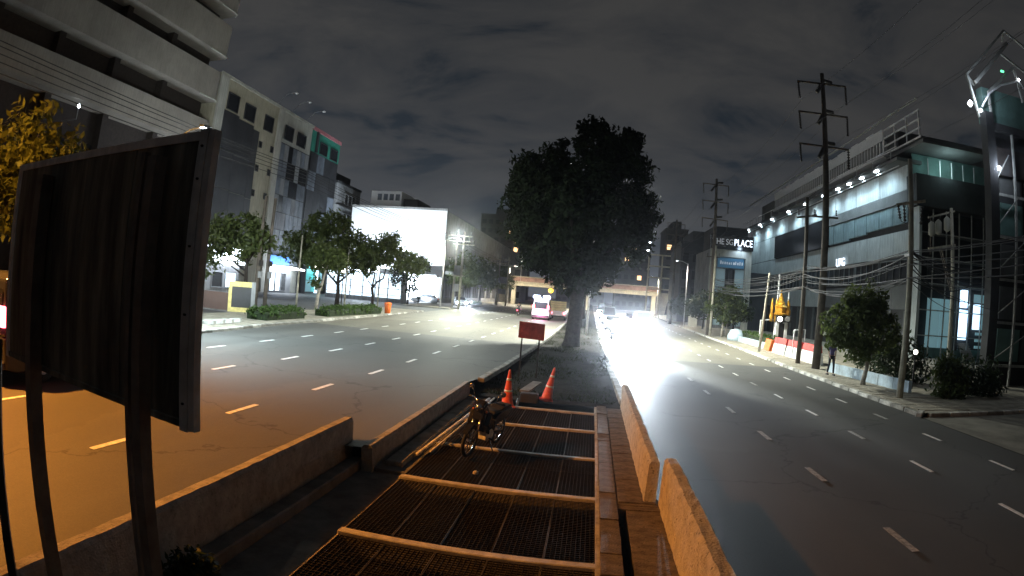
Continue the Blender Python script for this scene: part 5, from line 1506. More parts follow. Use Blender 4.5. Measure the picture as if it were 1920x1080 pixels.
for (x, y, lab) in ((-23.78, 38.1, 'dark pole left in the pair above the yellow-framed panel'), (-23.6, 39.2, 'dark pole right in the pair above the yellow-framed panel')):
    t = thing('utility_pole', lab, 'utility pole', (x, y, 0.3), 'pair of dark poles')
    MB().tube([(x, y, 0.3), (x + 0.05, y, 4), (x + 0.15, y, 8.6)], [0.17, 0.15, 0.11], 9).build('pole', M_POLE_D, t, True)
    MB().cbox(x + 0.12, x + 0.38, y - 0.15, y + 0.15, 2.6, 3.1, 0.03).build('meter_box', M_GREY, t)
    MB().cbox(x + 0.14, x + 0.38, y - 0.15, y + 0.15, 3.5, 3.9, 0.03).build('meter_box', M_POST, t)

# LED street lamps on the left pavement
def led_lamp(label, x, y, h, arm, power, target, z0=0.4, color=COOL, spot=140, grp='LED street lamps'):
    t = thing('street_lamp', label, 'street lamp', (x, y, z0), grp)
    MB().tube([(x, y, z0), (x, y, h * 0.6), (x, y, h)], [0.09, 0.075, 0.055], 9).build('pole', M_GALV, t, True)
    for (ax, ay) in arm:
        MB().tube([(x, y, h - 0.1), (x + ax * 0.5, y + ay * 0.5, h + 0.25), (x + ax, y + ay, h + 0.32)], 0.035, 7).build('arm', M_GALV, t, True)
        lx, ly = x + ax, y + ay
        MB().cbox(lx - 0.14, lx + 0.14, ly - 0.3, ly + 0.3, h + 0.26, h + 0.38, 0.03).build('lamp_head', M_GREY, t)
        MB().box(lx - 0.10, lx + 0.10, ly - 0.25, ly + 0.25, h + 0.235, h + 0.258).build('lamp_glass', E_WHITE, t)
        if power:
            tg = target or (lx, ly, 0)
            light('SPOT', 'street_light', (lx, ly, h + 0.2), power * (1.9 if (ax > 2.2) else 0.8 if ax == -2.0 else 1.0), color, tg, 0.35, spot, 0.6, t)
led_lamp('street lamp hidden behind the rusty board, lighting the left lanes', -17.3, 19.6, 8.4, [(1.6, 0.0)], 14500, (-13.2, 24.0, 0), color=(0.78, 0.95, 1.0), spot=150)
fl = thing('floodlight', 'unseen floodlight added behind the rusty board to brighten trees and fronts', 'floodlight', (-18.4, 19.0, 0.4))  # added lamp, out of sight, to wash the left trees and fronts
MB().tube([(-18.4, 19.0, 0.4), (-18.4, 19.0, 6.2)], [0.09, 0.06], 9).build('pole', M_GALV, fl, True)
MB().cbox(-18.65, -18.15, 19.0, 19.25, 6.2, 6.6, 0.04).build('housing', M_GREY, fl)
MB().box(-18.6, -18.2, 19.26, 19.28, 6.25, 6.55).build('lens', E_WHITE, fl)
light('SPOT', 'flood_beam', (-18.4, 19.4, 6.4), 15000, (0.88, 0.97, 0.95), (-33, 58, 12.5), 0.2, 78, 0.7, fl)
led_lamp('street lamp near the twin utility poles on the left', -18.6, 73, 9.0, [(1.6, 0)], 16000, (-15.5, 68, 0), color=(0.93, 1.0, 0.86))
led_lamp('double-armed street lamp on the median shining through the huge tree', -0.2, 46.0, 13.1, [(-2.0, 0), (2.35, 0)], 27000, None, 0.2, (0.96, 1.0, 0.88), 160)
led_lamp('street lamp added on the left pavement to brighten the footbridge', -19.6, 140, 9.0, [(1.6, 0)], 15000, None, 0.4, (1.0, 0.90, 0.70), 172)  # added lamp that lifts the near face of the footbridge
led_lamp('street lamp added on the right pavement to brighten the footbridge', 15.2, 139, 9.0, [(-1.6, 0)], 15000, None, 0.12, (1.0, 0.90, 0.70), 172)  # its added counterpart, lifting the bridge from the right
led_lamp('street lamp on the right pavement before the footbridge', 13.2, 84, 9.0, [(-1.6, 0)], 7000, None, 0.12, (1.0, 0.93, 0.78))
led_lamp('double-armed lamp added on the median to brighten the footbridge', -0.4, 132, 9.5, [(-2, 0), (2, 0)], 24000, None, 0.2, (1.0, 0.90, 0.72), 172)  # added here to throw light onto the bridge beam

#@@POLES
def pole_round(name, label, x, y, h, r0, r1, m, cat='utility pole', grp=None, z0=0.12, lean=(0, 0)):
    t = thing(name, label, cat, (x, y, z0), grp)
    MB().tube([(x, y, z0 - 0.1), (x + lean[0] * 0.5, y + lean[1] * 0.5, h * 0.5), (x + lean[0], y + lean[1], h)], [r0, (r0 + r1) / 2, r1], 10).build('pole', m, t, True)
    return t
def insulator(p0, p1, parent, r_=0.10, n=7):
    p0 = Vector(p0); p1 = Vector(p1)
    mb = MB(); pts = []; rd = []
    for i in range(n):
        a = p0.lerp(p1, (i + 0.1) / n); b = p0.lerp(p1, (i + 0.55) / n); c = p0.lerp(p1, (i + 0.95) / n)
        pts += [a, b, c]; rd += [r_ * 0.35, r_, r_ * 0.35]
    mb.tube(pts, rd, 7)
    return mb.build('insulator', M_INSUL, parent, True)
def tall_pole(label, x, y, h, s=1.0):
    t = thing('power_pole', label, 'power pole', (x, y, 0.12), 'tall power poles with three crossarms')
    MB().tube([(x, y, 0), (x + 0.03, y, h * 0.5), (x, y, h)], [0.26, 0.21, 0.13], 8).build('pole', M_POLE_D, t, True)
    for k, z in enumerate((h - 0.45, h - 2.35, h - 4.3)):
        a = MB().bar((x - 1.45, y + 0.55, z - 0.05), (x + 1.35, y - 0.5, z - 0.35), 0.09, 0.10).build('crossarm', M_POLE_D, t)
        insulator((x - 1.40, y + 0.53, z - 0.1), (x - 1.34, y + 0.50, z - 1.15), t)
        insulator((x + 1.30, y - 0.5, z - 0.4), (x + 1.30, y - 0.48, z - 1.5), t)
        insulator((x - 0.15, y - 0.1, z - 0.35), (x - 0.75, y - 0.9, z - 1.15), t, 0.13)
        insulator((x + 0.1, y + 0.1, z + 0.05), (x + 0.85, y + 0.6, z + 0.2), t, 0.13)
    MB().bar((x - 0.7, y + 0.3, h * 0.5), (x + 0.7, y - 0.3, h * 0.5 - 0.05), 0.09, 0.10).build('crossarm', M_POLE_D, t)
    for d in (-0.6, 0.0, 0.6):
        insulator((x + d, y - d * 0.4, h * 0.5 + 0.06), (x + d, y - d * 0.4, h * 0.5 + 0.4), t, 0.06, 3)
    return t
tall_pole('nearest tall power pole with three crossarms, its foot behind the red and white barriers', 12.87, 31.84, 17.1)
tall_pole('tall power pole with three crossarms rising beside the lettered white building', 12.95, 64.75, 17.2)
tall_pole('farthest tall power pole with three crossarms, before the footbridge', 13.0, 97.1, 16.9)
t = pole_round('utility_pole', 'pale utility pole nearest the camera on the right kerb', 12.41, 21.05, 9.4, 0.15, 0.10, M_POLE)
MB().bar((11.85, 21.35, 7.55), (12.95, 20.75, 7.75), 0.09, 0.10).build('crossarm', M_POLE, t)
for k, (d, z) in enumerate(((-0.5, 7.0), (-0.28, 7.05), (0.42, 7.2))):
    insulator((12.41 + d, 21.05 - d * 0.5, 7.55), (12.41 + d * 0.8, 21.05 - d * 0.5, 7.0 - 0.1 * k), t, 0.08, 5)
MB().tube([(11.93, 21.3, 7.5), (12.0, 21.2, 6.9), (12.3, 21.1, 6.8), (12.45, 21.0, 7.3)], 0.015, 5, False).build('jumper_wire', M_CABLE, t)
MB().box(12.22, 12.30, 20.85, 21.25, 5.55, 5.65).build('cable_clamp', M_GALV, t)
t = pole_round('utility_pole', 'dark utility pole beside the nearest tall power pole', 12.78, 34.7, 10.1, 0.15, 0.11, M_POLE_D)
MB().bar((12.2, 34.95, 8.85), (13.4, 34.5, 9.05), 0.09, 0.10).build('crossarm', M_POLE_D, t)
for d in (-0.5, 0.0, 0.5):
    insulator((12.8 + d, 34.72 - d * 0.4, 9.0), (12.8 + d, 34.72 - d * 0.4, 9.35), t, 0.06, 3)
pole_round('utility_pole', 'short pale leaning pole beside the orange water barrier', 12.6, 42.9, 5.9, 0.11, 0.08, M_POLE, lean=(0.35, -0.1))
pole_round('utility_pole', 'pale concrete pole standing beside the second tall power pole', 12.55, 61.6, 9.5, 0.14, 0.10, M_POLE)
pole_round('utility_pole', 'pale concrete pole just before the right end of the footbridge', 13.35, 99.8, 9.0, 0.14, 0.10, M_POLE)
# pole pair carrying three transformers
tp_ = thing('transformer_poles', 'pole frame carrying three round transformers above the overhead wires', 'transformer', (20.2, 30, 0.1))
MB().tube([(20.95, 30, 0), (20.85, 30, 5), (20.65, 30, 9.7)], [0.15, 0.13, 0.10], 9).build('pole', M_POLE, tp_, True)
MB().tube([(19.1, 30, 6.9), (19.08, 30, 9.0)], 0.05, 7).build('pole', M_POLE_D, tp_, True)
MB().bar((18.9, 30, 8.95), (20.9, 30, 9.55), 0.1, 0.1).build('crossarm', M_POLE, tp_)
MB().bar((18.95, 30, 7.2), (20.95, 30, 7.6), 0.12, 0.14).build('platform', M_POLE, tp_)
MB().bar((19.9, 30, 7.3), (20.85, 30, 5.0), 0.07, 0.07).build('brace', M_POLE_D, tp_)
MB().bar((19.75, 30, 7.3), (20.7, 30, 5.0), 0.06, 0.06).build('brace', M_POLE_D, tp_)
for x, z in ((19.1, 8.35), (19.6, 8.5), (20.25, 8.75)):
    tr_ = MB().lathe((x, 29.9, z), [(0.08, -0.45), (0.20, -0.36), (0.21, 0.25), (0.12, 0.36), (0.04, 0.42)], 12).build('transformer', M_CREAM2, tp_, True)
    insulator((x, 29.8, z + 0.35), (x + 0.1, 29.7, z + 0.65), tp_, 0.05, 3)
# twin concrete poles on the left with crossarms
def twin(label, x, y, h, g):
    t = thing('utility_pole_pair', label, 'utility poles', (x, y, 0.3), 'twin concrete poles on the left')
    MB().tube([(x, y, 0.3), (x + 0.05, y, h)], [0.17, 0.12], 8).build('pole', M_POLE, t, True)
    MB().tube([(x + g, y - 1.2, 0.3), (x + g + 0.05, y - 1.2, h - 0.4)], [0.17, 0.12], 8).build('pole', M_POLE, t, True)
    for z, e0, e1 in ((h - 0.9, -1.2, 2.2), (h - 1.6, -1.5, 2.0), (h - 2.0, -0.4, 2.6)):
        MB().bar((x + e0, y - 0.3, z), (x + e1, y - 0.9, z - 0.08), 0.12, 0.14).build('crossarm', M_POLE, t)
        for d in np.linspace(e0 + 0.2, e1 - 0.2, 4):
            insulator((x + d, y - 0.5, z + 0.08), (x + d, y - 0.5, z + 0.5), t, 0.08, 3)
    MB().box(x - 0.1, x + g + 0.2, y - 1.5, y + 0.3, 4.6, 4.75).build('platform', M_POLE, t)
    MB().cbox(x + 0.15, x + g - 0.1, y - 1.2, y - 0.3, 4.75, 6.0, 0.05).build('transformer', M_GREY, t)
    MB().cbox(x + 0.2, x + g - 0.2, y - 1.0, y - 0.4, 2.6, 3.6, 0.05).build('switch_box', M_GREY, t)
twin('twin concrete utility poles with crossarms before the floodlit hall', -18.3, 78.2, 10.9, 1.15)
twin('farther twin concrete utility poles near the left end of the footbridge', -18.9, 120, 10.4, 1.9)

# overhead wires
def wire(a, b, sag, r_, lab, grp, n=10, name='cable'):
    a = Vector(a); b = Vector(b)
    pts = [a.lerp(b, i / n) - Vector((0, 0, sag * 4 * (i / n) * (1 - i / n))) for i in range(n + 1)]
    o = MB().tube(pts, r_, 5).build(name, M_CABLE)
    return tag(o, lab, 'cable', grp)
for i, (dz, dx) in enumerate(((0, 0), (-0.25, 0.1), (-0.5, 0), (-0.9, 0.25), (-1.3, 0.2))):
    wire((-21 + dx, 4, 10.9 + dz), (-21 + dx, 38.6, 10.7 + dz * 0.8), 0.35, 0.022, ('topmost', 'second', 'third', 'fourth', 'lowest')[i] + ' of the five black cables crossing the pale balcony bands', 'cables across the balcony block')
    wire((-21 + dx, 38.6, 10.7 + dz * 0.8), (-18.0 + dx, 78, 10.0 + dz * 0.7), 0.6, 0.022, ('topmost', 'second', 'third', 'fourth', 'lowest')[i] + ' of the five black cables before the cream building', 'cables before the cream building')
    wire((-18.0 + dx, 78, 10.0 + dz * 0.7), (-18 + dx, 120, 9.6 + dz * 0.6), 0.5, 0.025, ('topmost', 'second', 'third', 'fourth', 'lowest')[i] + ' of the five cables between the twin pole pairs', 'cables between the twin poles')
rr_ = random.Random(9)
for i in range(13):
    z = 4.7 + rr_.random() * 1.5; dx = rr_.uniform(-0.15, 0.25)
    wire((12.4 + dx, 21.05, z), (12.8 + dx, 34.7, z + rr_.uniform(-0.3, 0.3)), rr_.uniform(0.15, 0.6), rr_.uniform(0.012, 0.03), 'telephone cable in the sagging bundle over the bright tree', 'cable bundle over the right pavement')
    wire((12.4 + dx, 21.05, z), (20.9 + rr_.uniform(0, 1.6), 26.0 + rr_.uniform(0, 5), z + rr_.uniform(-0.9, 0.7)), rr_.uniform(0.1, 0.7), rr_.uniform(0.012, 0.028), 'telephone cable in the tangle between the pale pole and the transformer frame', 'cable tangle on the right')
    wire((12.8 + dx, 34.7, z), (12.6 + dx, 61.6, z + 0.3), rr_.uniform(0.3, 0.9), rr_.uniform(0.012, 0.025), 'telephone cable running past the red and white barriers', 'cable bundle along the right pavement')
    if i % 2 == 0:
        wire((12.4 + dx, 21.05, z), (13.8 + dx, -2, z + 1.0), rr_.uniform(0.1, 0.5), rr_.uniform(0.012, 0.025), 'telephone cable leaving the pale pole towards the near corner', 'cables to the near corner')
for k, z in enumerate((15.5, 13.6, 11.6)):
    for sx in (-1.35, 1.32):
        wh_ = ('top', 'middle', 'lowest')[k] + ' crossarm, ' + ('road' if sx < 0 else 'building') + ' side'
        wire((12.87 + sx, 31.84, z - 0.2), (12.95 + sx, 64.75, z - 0.1), 0.9, 0.012, 'power line from the ' + wh_ + ', between the two nearer tall poles', 'power lines between the tall poles', 12, 'power_line')
        wire((12.95 + sx, 64.75, z - 0.1), (13.0 + sx, 97.1, z - 0.3), 0.9, 0.014, 'power line from the ' + wh_ + ', between the two farther tall poles', 'power lines between the far tall poles', 12, 'power_line')
        wire((12.87 + sx, 31.84, z - 0.2), (14.5 + sx, 2, z + 1.2), 0.7, 0.010, 'power line from the ' + wh_ + ', running over the near street corner', 'power lines over the street corner', 12, 'power_line')

#@@RIGHT
# ------------------------------------------------------------------ footbridge
fb = thing('footbridge', 'concrete footbridge crossing both roads beyond the trees', 'footbridge', (-2, 150, 0))
MB().box(-20.8, 16.4, 149.0, 151.4, 4.95, 5.7).build('beam', M_BRIDGE, fb)
MB().box(-21.6, 17.0, 148.7, 151.7, 5.75, 6.0).build('deck', M_BRIDGE, fb)
for y in (148.8, 151.6):
    MB().box(-21.5, 16.9, y - 0.06, y + 0.06, 7.1, 7.3).build('handrail', M_BRIDGE, fb)
    for i in range(22):
        x0 = -21.4 + i * 1.745
        MB().box(x0 + 0.06, x0 + 1.68, y - 0.04, y + 0.04, 6.05, 7.05).build('railing_panel', M_BRRAIL, fb)
for x in (-19.6, -1.0, 15.4):
    MB().box(x - 0.5, x + 0.5, 149.4, 151.0, 0.0, 4.95).build('pier', M_BRIDGE, fb)
for x in (-18.0, -9.6, 4.0, 13.5):
    o = MB().tube([(x, 148.9, 6.0), (x, 148.9, 11.2)], 0.07, 7).build('lamp_post', M_WHITE, fb)
    MB().lathe((x, 148.9, 11.4), [(0.12, -0.4), (0.42, 0), (0.3, 0.3), (0.1, 0.4)], 12).build('globe', E_WARM if x == -18.0 else M_CREAM2, o, True)
for x in (-23.0, 18.2):
    st_ = MB()
    for i in range(16):
        st_.box(x - 1.4, x + 1.4, 151.8 + i * 0.5, 152.3 + i * 0.5, 0.3 + 0.35 * (15 - i), 0.65 + 0.35 * (15 - i))
    st_.build('stairs', M_BRIDGE, fb)
ysg = thing('signal', 'yellow hazard light hanging under the left half of the footbridge', 'signal light', (-10, 148.4, 4.2))
MB().lathe((-10.2, 148.4, 4.2), [(0.2, -0.5), (0.62, -0.2), (0.62, 0.4), (0.2, 0.6)], 10).build('lamp', E_YEL, ysg, True)
MB().tube([(-10.2, 148.4, 4.7), (-10.2, 148.7, 5.8)], 0.08, 6).build('bracket', M_POST, ysg)
gs = thing('traffic_signals', 'row of green traffic lights beyond the footbridge', 'traffic lights', (-7, 190, 0))
MB().tube([(-3, 190, 0.2), (-3, 190, 7.6), (-10, 190, 7.8)], 0.14, 7).build('mast', M_POST, gs)
for x in (-8.8, -7.6, -6.2, -5.0):
    MB().cbox(x - 0.4, x + 0.4, 189.6, 189.9, 5.6, 7.6, 0.06).build('signal_head', M_BLACKP, gs)
    MB().lathe((x, 189.58, 6.0), [(0.3, -0.06), (0.3, 0.02)], 10, 'y').build('green_lens', E_GREENL, gs)

# far skyline
def block(label, x0, x1, y0, y1, h, m, rows, cols, lit=(), pane=M_DGLASS, grp=None, name='tower_block'):
    t = thing(name, label, 'building', ((x0 + x1) / 2, (y0 + y1) / 2, 0), grp)
    MB().box(x0, x1, y0, y1, -0.2, h).build('wall', m, t)
    MB().box(x0 - 0.2, x1 + 0.2, y0 - 0.2, y1 + 0.2, h, h + 0.4).build('roof', M_DARKB, t)
    MB().box(x0 + (x1 - x0) * 0.3, x0 + (x1 - x0) * 0.7, y0 + 1, y1 - 1, h + 0.4, h + 2.6).build('roof_box', M_DARKB, t)
    dx = (x1 - x0) / cols; dz = h / (rows + 0.5)
    for j in range(rows):
        for i in range(cols):
            win_y(t, y0, x0 + dx * (i + 0.15), x0 + dx * (i + 0.85), dz * (j + 0.45), dz * (j + 1.0), E_AMBER if (j, i) in lit else pane, M_DARKB, 0.12)
        MB().box(x0, x1, y0 - 0.3, y0, dz * (j + 1.05), dz * (j + 1.05) + 0.25).build('floor_edge', m, t)
    return t
block('dark tower with a column of amber windows left of the huge tree', -44, -26, 225, 245, 32, M_DARKB, 9, 7, {(8, 5), (7, 5), (7, 4), (6, 5), (5, 5), (4, 5)})
block('dark low block beyond the far left end of the footbridge', -40, -22, 185, 200, 12, M_GREY, 3, 6, {(1, 2)})
block('dark block straight ahead behind the footbridge', -18, 6, 300, 320, 17, M_DARKB, 5, 8, {(2, 3), (3, 5)})
block('dark tower behind the huge tree on its right side', 8, 20, 215, 230, 27, M_DARKB, 8, 5, {(5, 1), (3, 3), (6, 2)})
block('slim dark tower right of the huge tree', 20.5, 27, 175, 190, 25, M_DARKB, 8, 3, {(6, 0)})
block('dark block with pale floor edges before the lettered white building', 16.0, 23.5, 111, 126, 14.6, M_DARKB, 4, 4)
lat = thing('lattice_billboard', 'empty lattice billboard frame lit near the right end of the footbridge', 'billboard frame', (14.5, 128, 0))
for x in (11.6, 14.5, 17.4):
    MB().bar((x, 128, 0.1), (x, 128, 13.5), 0.3, 0.3).build('upright', M_BRIDGE, lat)
for z in (6.2, 8.6, 11.0, 13.4):
    MB().bar((11.4, 127.8, z), (17.6, 127.8, z), 0.22, 0.3).build('rail', M_BRIDGE, lat)
for (x, z) in ((11.2, 14.2), (12.6, 18.0), (11.5, 16.0)):
    MB().lathe((x, 127.3, z), [(0.1, -0.25), (0.26, 0), (0.1, 0.25)], 8).build('lamp', E_WHITE, lat, True)
    MB().bar((x, 127.5, z), (11.7, 128, 13.2), 0.08, 0.08).build('lamp_arm', M_SCAF, lat)

# ------------------------------------------------------------------ the white building with the lit name board
sg_ = thing('lettered_building', 'narrow white building with an illuminated name board on top', 'building', (21, 95, 0))
MB().box(17.7, 24.1, 90.2, 104, -0.2, 12.1).build('wall', M_GREY, sg_)
MB().box(17.5, 18.5, 89.8, 90.2, -0.1, 12.0).build('pier', M_CREAM2, sg_)
MB().box(23.1, 24.1, 89.8, 90.2, -0.1, 12.0).build('pier', M_CREAM2, sg_)
MB().box(18.5, 23.1, 89.8, 90.2, 10.9, 12.0).build('lintel', M_CREAM2, sg_)
MB().box(17.4, 24.2, 89.5, 90.1, 12.05, 14.2).build('name_board', M_BLACKP, sg_)
MB().box(18.2, 23.6, 91, 100, 12.1, 15.6).build('roof_box', M_DARKB, sg_)
def text(body, size, m, parent, rot, loc, name='lettering', ext=0.03, sx=1.0):
    c = bpy.data.curves.new(name, 'FONT')
    c.body = body; c.size = size; c.extrude = ext; c.align_x = 'CENTER'; c.align_y = 'CENTER'
    tmp = bpy.data.objects.new(name, c)
    COL.objects.link(tmp)
    bpy.context.view_layer.update()
    me = bpy.data.meshes.new_from_object(tmp.evaluated_get(bpy.context.evaluated_depsgraph_get()))
    bpy.data.objects.remove(tmp)
    me.name = name
    me.materials.clear()
    me.materials.append(m)
    o = bpy.data.objects.new(name, me)
    COL.objects.link(o)
    o.parent = parent
    o.location = Vector(loc) - (world_loc(parent) if parent else Vector((0, 0, 0)))
    o.rotation_euler = rot
    o.scale = (sx, 1, 1)
    return o
ROTY = (math.pi / 2, 0, 0)
text('THE', 1.25, E_SIGND, sg_, ROTY, (18.55, 89.45, 13.1), sx=0.82)
text('SG', 1.25, E_SIGND, sg_, ROTY, (20.35, 89.45, 13.1), sx=0.82)
text('PLACE', 1.45, E_SIGN, sg_, ROTY, (22.55, 89.45, 13.1), sx=0.72)
MB().box(18.7, 22.9, 89.82, 89.95, 9.3, 10.75).build('second_board', emit('blue_board', (0.06, 0.16, 0.26), 0.25), sg_)
bx_ = MB()
for i, (w_, h_) in enumerate(((.2, .5), (.16, .36), (.18, .36), (.16, .36), (.2, .3), (.12, .36), (.3, .36), (.16, .5), (.2, .36), (.16, .5), (.2, .45))):
    bx_.box(19.1 + i * 0.34, 19.1 + i * 0.34 + w_, 89.79, 89.82, 9.8, 9.8 + h_)
tag(bx_.build('faded_lettering', E_SIGND, sg_), kind='stuff')
for i in range(3):
    for j in range(3):
        MB().box(18.6 + i * 1.5, 20.0 + i * 1.5, 90.05, 90.14, 0.6 + j * 2.9, 3.3 + j * 2.9).build('glass_panel', emit('lobby_glass', (0.30, 0.42, 0.46), 0.16) if i != 1 else M_DGLASS, sg_)
MB().box(20.55, 21.15, 89.9, 90.05, 0.4, 9.2).build('dark_strip', M_DCLAD, sg_)
light('SPOT', 'sign_light', (22.2, 88.6, 12.4), 260, (0.6, 0.78, 1.0), (22.0, 90.2, 10.2), 0.3, 130, 0.8, sg_)
MB().box(24.3, 27.8, 92, 104, -0.2, 9.0).build('side_wing', M_DARKB, sg_)

# ------------------------------------------------------------------ the large mall
ma = thing('mall', 'long multi-storey grey mall with a fin-topped roof and lit eaves lamps', 'mall', (40, 76, 0))
MB().box(28.3, 60, 48.3, 105.3, -0.2, 17.2).build('wall', M_DARKB, ma)
MB().box(29.5, 60, 52.3, 104, 17.2, 21.6).build('upper_wall', M_MALLB, ma)
# panel rows
NP = 19
for k in range(NP):
    y0 = 48.3 + k * 3.0
    MB().box(28.2, 28.3 , y0 + 0.02, y0 + 2.98, 8.95, 11.25).build('facade_panel', M_MALL, ma)
    MB().box(28.16 + 0.02 * (k % 2), 28.3, y0 + 0.02, y0 + 2.98, 14.9, 17.15).build('facade_panel', M_MALL, ma)
    if k % 2 == 0:
        win_x(ma, 28.3, y0 + 0.1, y0 + 5.8, 6.6, 8.7, M_DGLASS, M_MALLB, -1, 0.12, 3)
    MB().box(28.22, 28.3, y0 + 0.02, y0 + 2.98, 4.2, 6.4).build('facade_panel', M_MALL if k > 6 else M_MALLB, ma)
    MB().box(28.1, 28.3, y0 - 0.2, y0 + 0.2, -0.1, 4.1).build('column', M_MALLB, ma)
# dark screen and ribbed glass band
MB().box(28.0, 28.3, 68.2, 90.6, 11.4, 14.7).build('dark_screen', M_BLACKP, ma)
for k in range(13):
    y0 = 48.3 + k * 1.52
    zb_ = 11.5 if k > 8 else (11.7 if k > 5 else 11.9)
    MB().box(28.08 + 0.03 * (k % 2), 28.3, y0 + 0.02, y0 + 1.5, zb_, 13.7).build('glass_panel', M_MGLASS, ma)
for k in range(5):
    MB().box(28.18, 28.3, 90.8 + k * 2.9, 93.6 + k * 2.9, 11.35, 14.8).build('facade_panel', M_MALL, ma)
MB().box(28.0, 28.3, 48.3, 68.0, 13.75, 14.8).build('band', M_MALLB, ma)
# eaves walkway and lamps
MB().box(26.6, 29.4, 47.6, 105.8, 17.2, 17.5).build('eaves', M_MALLB, ma)
MB().tube([(26.7, 47.8, 18.5), (26.7, 105.6, 18.5)], 0.05, 6).build('eaves_rail', M_FIN, ma)
MB().tube([(26.9, 47.8, 16.75), (26.9, 105.6, 16.75)], 0.05, 6).build('eaves_pipe', M_FIN, ma)
for y in np.arange(49, 105, 4.0):
    MB().bar((26.7, y, 17.5), (26.7, y, 18.5), 0.06, 0.06).build('rail_post', M_FIN, ma)
for y in (52.0, 55.5, 58.8, 62.0, 66.5, 73.0, 80.0, 88.0, 95.0, 102.5):
    lt = MB().cbox(26.45, 26.75, y - 0.3, y + 0.3, 16.95, 17.12, 0.03).build('eaves_lamp', E_WHITE, ma)
    light('SPOT', 'eaves_light', (26.5, y, 16.85), 800 if y < 70 else 1100, (0.62, 0.86, 1.0), (28.3, y, 11.0), 0.2, 160, 0.8, ma)
# fin screen on the roof
fin0 = MB().box(-0.45, 0.0, -0.10, 0.10, 18.9, 20.2).build('fin', M_FIN, ma, local=True)
fin0.location = Vector((28.0, 52.2, 0)) - world_loc(ma)
for k in range(1, 52):
    inst(fin0, (28.0, 52.2 + k * 0.735, 0), ma)
for k in range(19):
    y0 = 52.1 + k * 2.0
    zz = 21.2 + 0.10 * (k % 2)
    MB().box(27.5, 27.62, y0, y0 + 1.98, 20.25, zz).build('roof_panel', M_FIN, ma)
    MB().prism([(27.4, y0), (27.62, y0), (27.62, y0 + 1.99), (27.45, y0 + 1.9)], zz, zz + 0.12).build('roof_lip', M_FIN, ma)
MB().box(27.5, 29.5, 52, 90.6, 18.6, 18.88).build('roof_sill', M_FIN, ma)
MB().bar((27.4, 44.6, 22.2), (27.4, 105, 21.8), 0.15, 0.15).build('roof_rail', M_SCAF, ma)
# open roof frame at the near end
for y in (44.8, 47.2, 49.6, 52.0):
    MB().bar((27.6, y, 18.7), (27.6, y, 21.3), 0.13, 0.13).build('frame_post', M_FIN, ma)
for z in (18.8, 19.6, 20.4, 21.2):
    MB().bar((27.6, 44.6, z), (27.6, 52.0, z), 0.11, 0.13).build('frame_rail', M_FIN, ma)
MB().box(27.8, 36, 44.6, 52, 18.3, 18.6).build('frame_floor', M_MALLB, ma)
# the near end face with its dark slab and recess
MB().box(28.0, 37.5, 46.4, 48.3, 13.2, 16.0).build('end_slab', M_DARKB, ma)
MB().box(28.6, 38.5, 48.1, 48.28, 16.05, 18.2).build('end_recess', M_TEAL, ma)
for x in (29.6, 31.0, 32.4, 33.8, 35.2):
    MB().bar((x, 46.8, 16.0), (x, 46.8, 17.6), 0.07, 0.07).build('post', M_FIN, ma)
MB().box(38.0, 40.0, 44, 48.3, -0.2, 19.5).build('pilaster', M_MALLB, ma)
for i in range(5):
    for j in range(3):
        MB().box(28.5 + i * 1.9, 30.3 + i * 1.9, 48.2, 48.28, 6.9 + j * 2.05, 8.85 + j * 2.05).build('end_panel', M_DARKB if (i + j) % 4 else M_DGLASS, ma)
# pipe scaffold in front of the end face
for x in np.arange(28.6, 38.0, 1.55):
    MB().bar((x, 46.9, -0.1), (x, 46.9, 13.1), 0.10, 0.10).build('scaffold_upright', M_SCAF, ma)
for z in (2.1, 4.3, 6.6, 8.8, 11.0):
    MB().bar((28.4, 46.85, z), (37.8, 46.85, z), 0.10, 0.10).build('scaffold_rail', M_SCAF, ma)
    if z > 5:
        MB().box(28.5, 37.6, 46.95, 47.7, z - 0.12, z - 0.06).build('scaffold_deck', M_MALLB, ma)
MB().box(28.2, 28.5, 46.3, 48.25, -0.1, 13.1).build('corner_pier', M_MALL, ma)
light('POINT', 'end_light', (31.5, 46.0, 16.9), 140, (0.6, 0.9, 0.9), None, 0.2, parent=ma)
# letters on the facade
RX = Matrix(((0, 0, -1), (-1, 0, 0), (0, 1, 0))).to_euler()
text('UPG', 1.35, E_SIGN, ma, RX, (28.0, 64.0, 9.15))

# glazed lobby with a lit doorway and steps
lb = thing('glass_lobby', 'lit glass lobby with a glaring white doorway at the foot of the mall', 'lobby', (33, 47.5, 0))
MB().box(29.5, 39.5, 47.6, 48.1, -0.1, 1.0).build('base', M_TEAL, lb)
for i in range(2):
    MB().box(30.3 + i * 1.55, 31.8 + i * 1.55, 47.75, 47.82, 1.05, 5.4).build('lit_pane', E_OFFICE2, lb)
MB().box(33.45, 34.0, 47.5, 47.9, 0.9, 6.4).build('pillar', M_DCLAD, lb)
MB().box(34.05, 35.3, 47.8, 47.9, 1.9, 4.6).build('lit_door', E_OFFICE, lb)
MB().box(34.05, 35.2, 47.8, 47.9, 4.8, 6.4).build('lit_fanlight', E_OFFICE, lb)
MB().box(35.35, 35.75, 47.5, 47.9, 0.9, 6.4).build('pillar', M_DCLAD, lb)
for i in range(2):
    MB().box(35.85 + i * 1.15, 36.9 + i * 1.15, 47.8, 47.9, 2.9, 5.2).build('lit_pane', E_OFFICE if i == 0 else E_OFFICE2, lb)
    MB().box(35.85 + i * 1.15, 36.9 + i * 1.15, 47.8, 47.9, 5.35, 6.1).build('fanlight', E_OFFICE2, lb)
for i in range(7):
    MB().box(34.1, 35.4, 46.2 + i * 0.2, 46.42 + i * 0.2, 0.2 + i * 0.2, 0.4 + i * 0.2 + 0.02).build('step', M_CONC, lb)
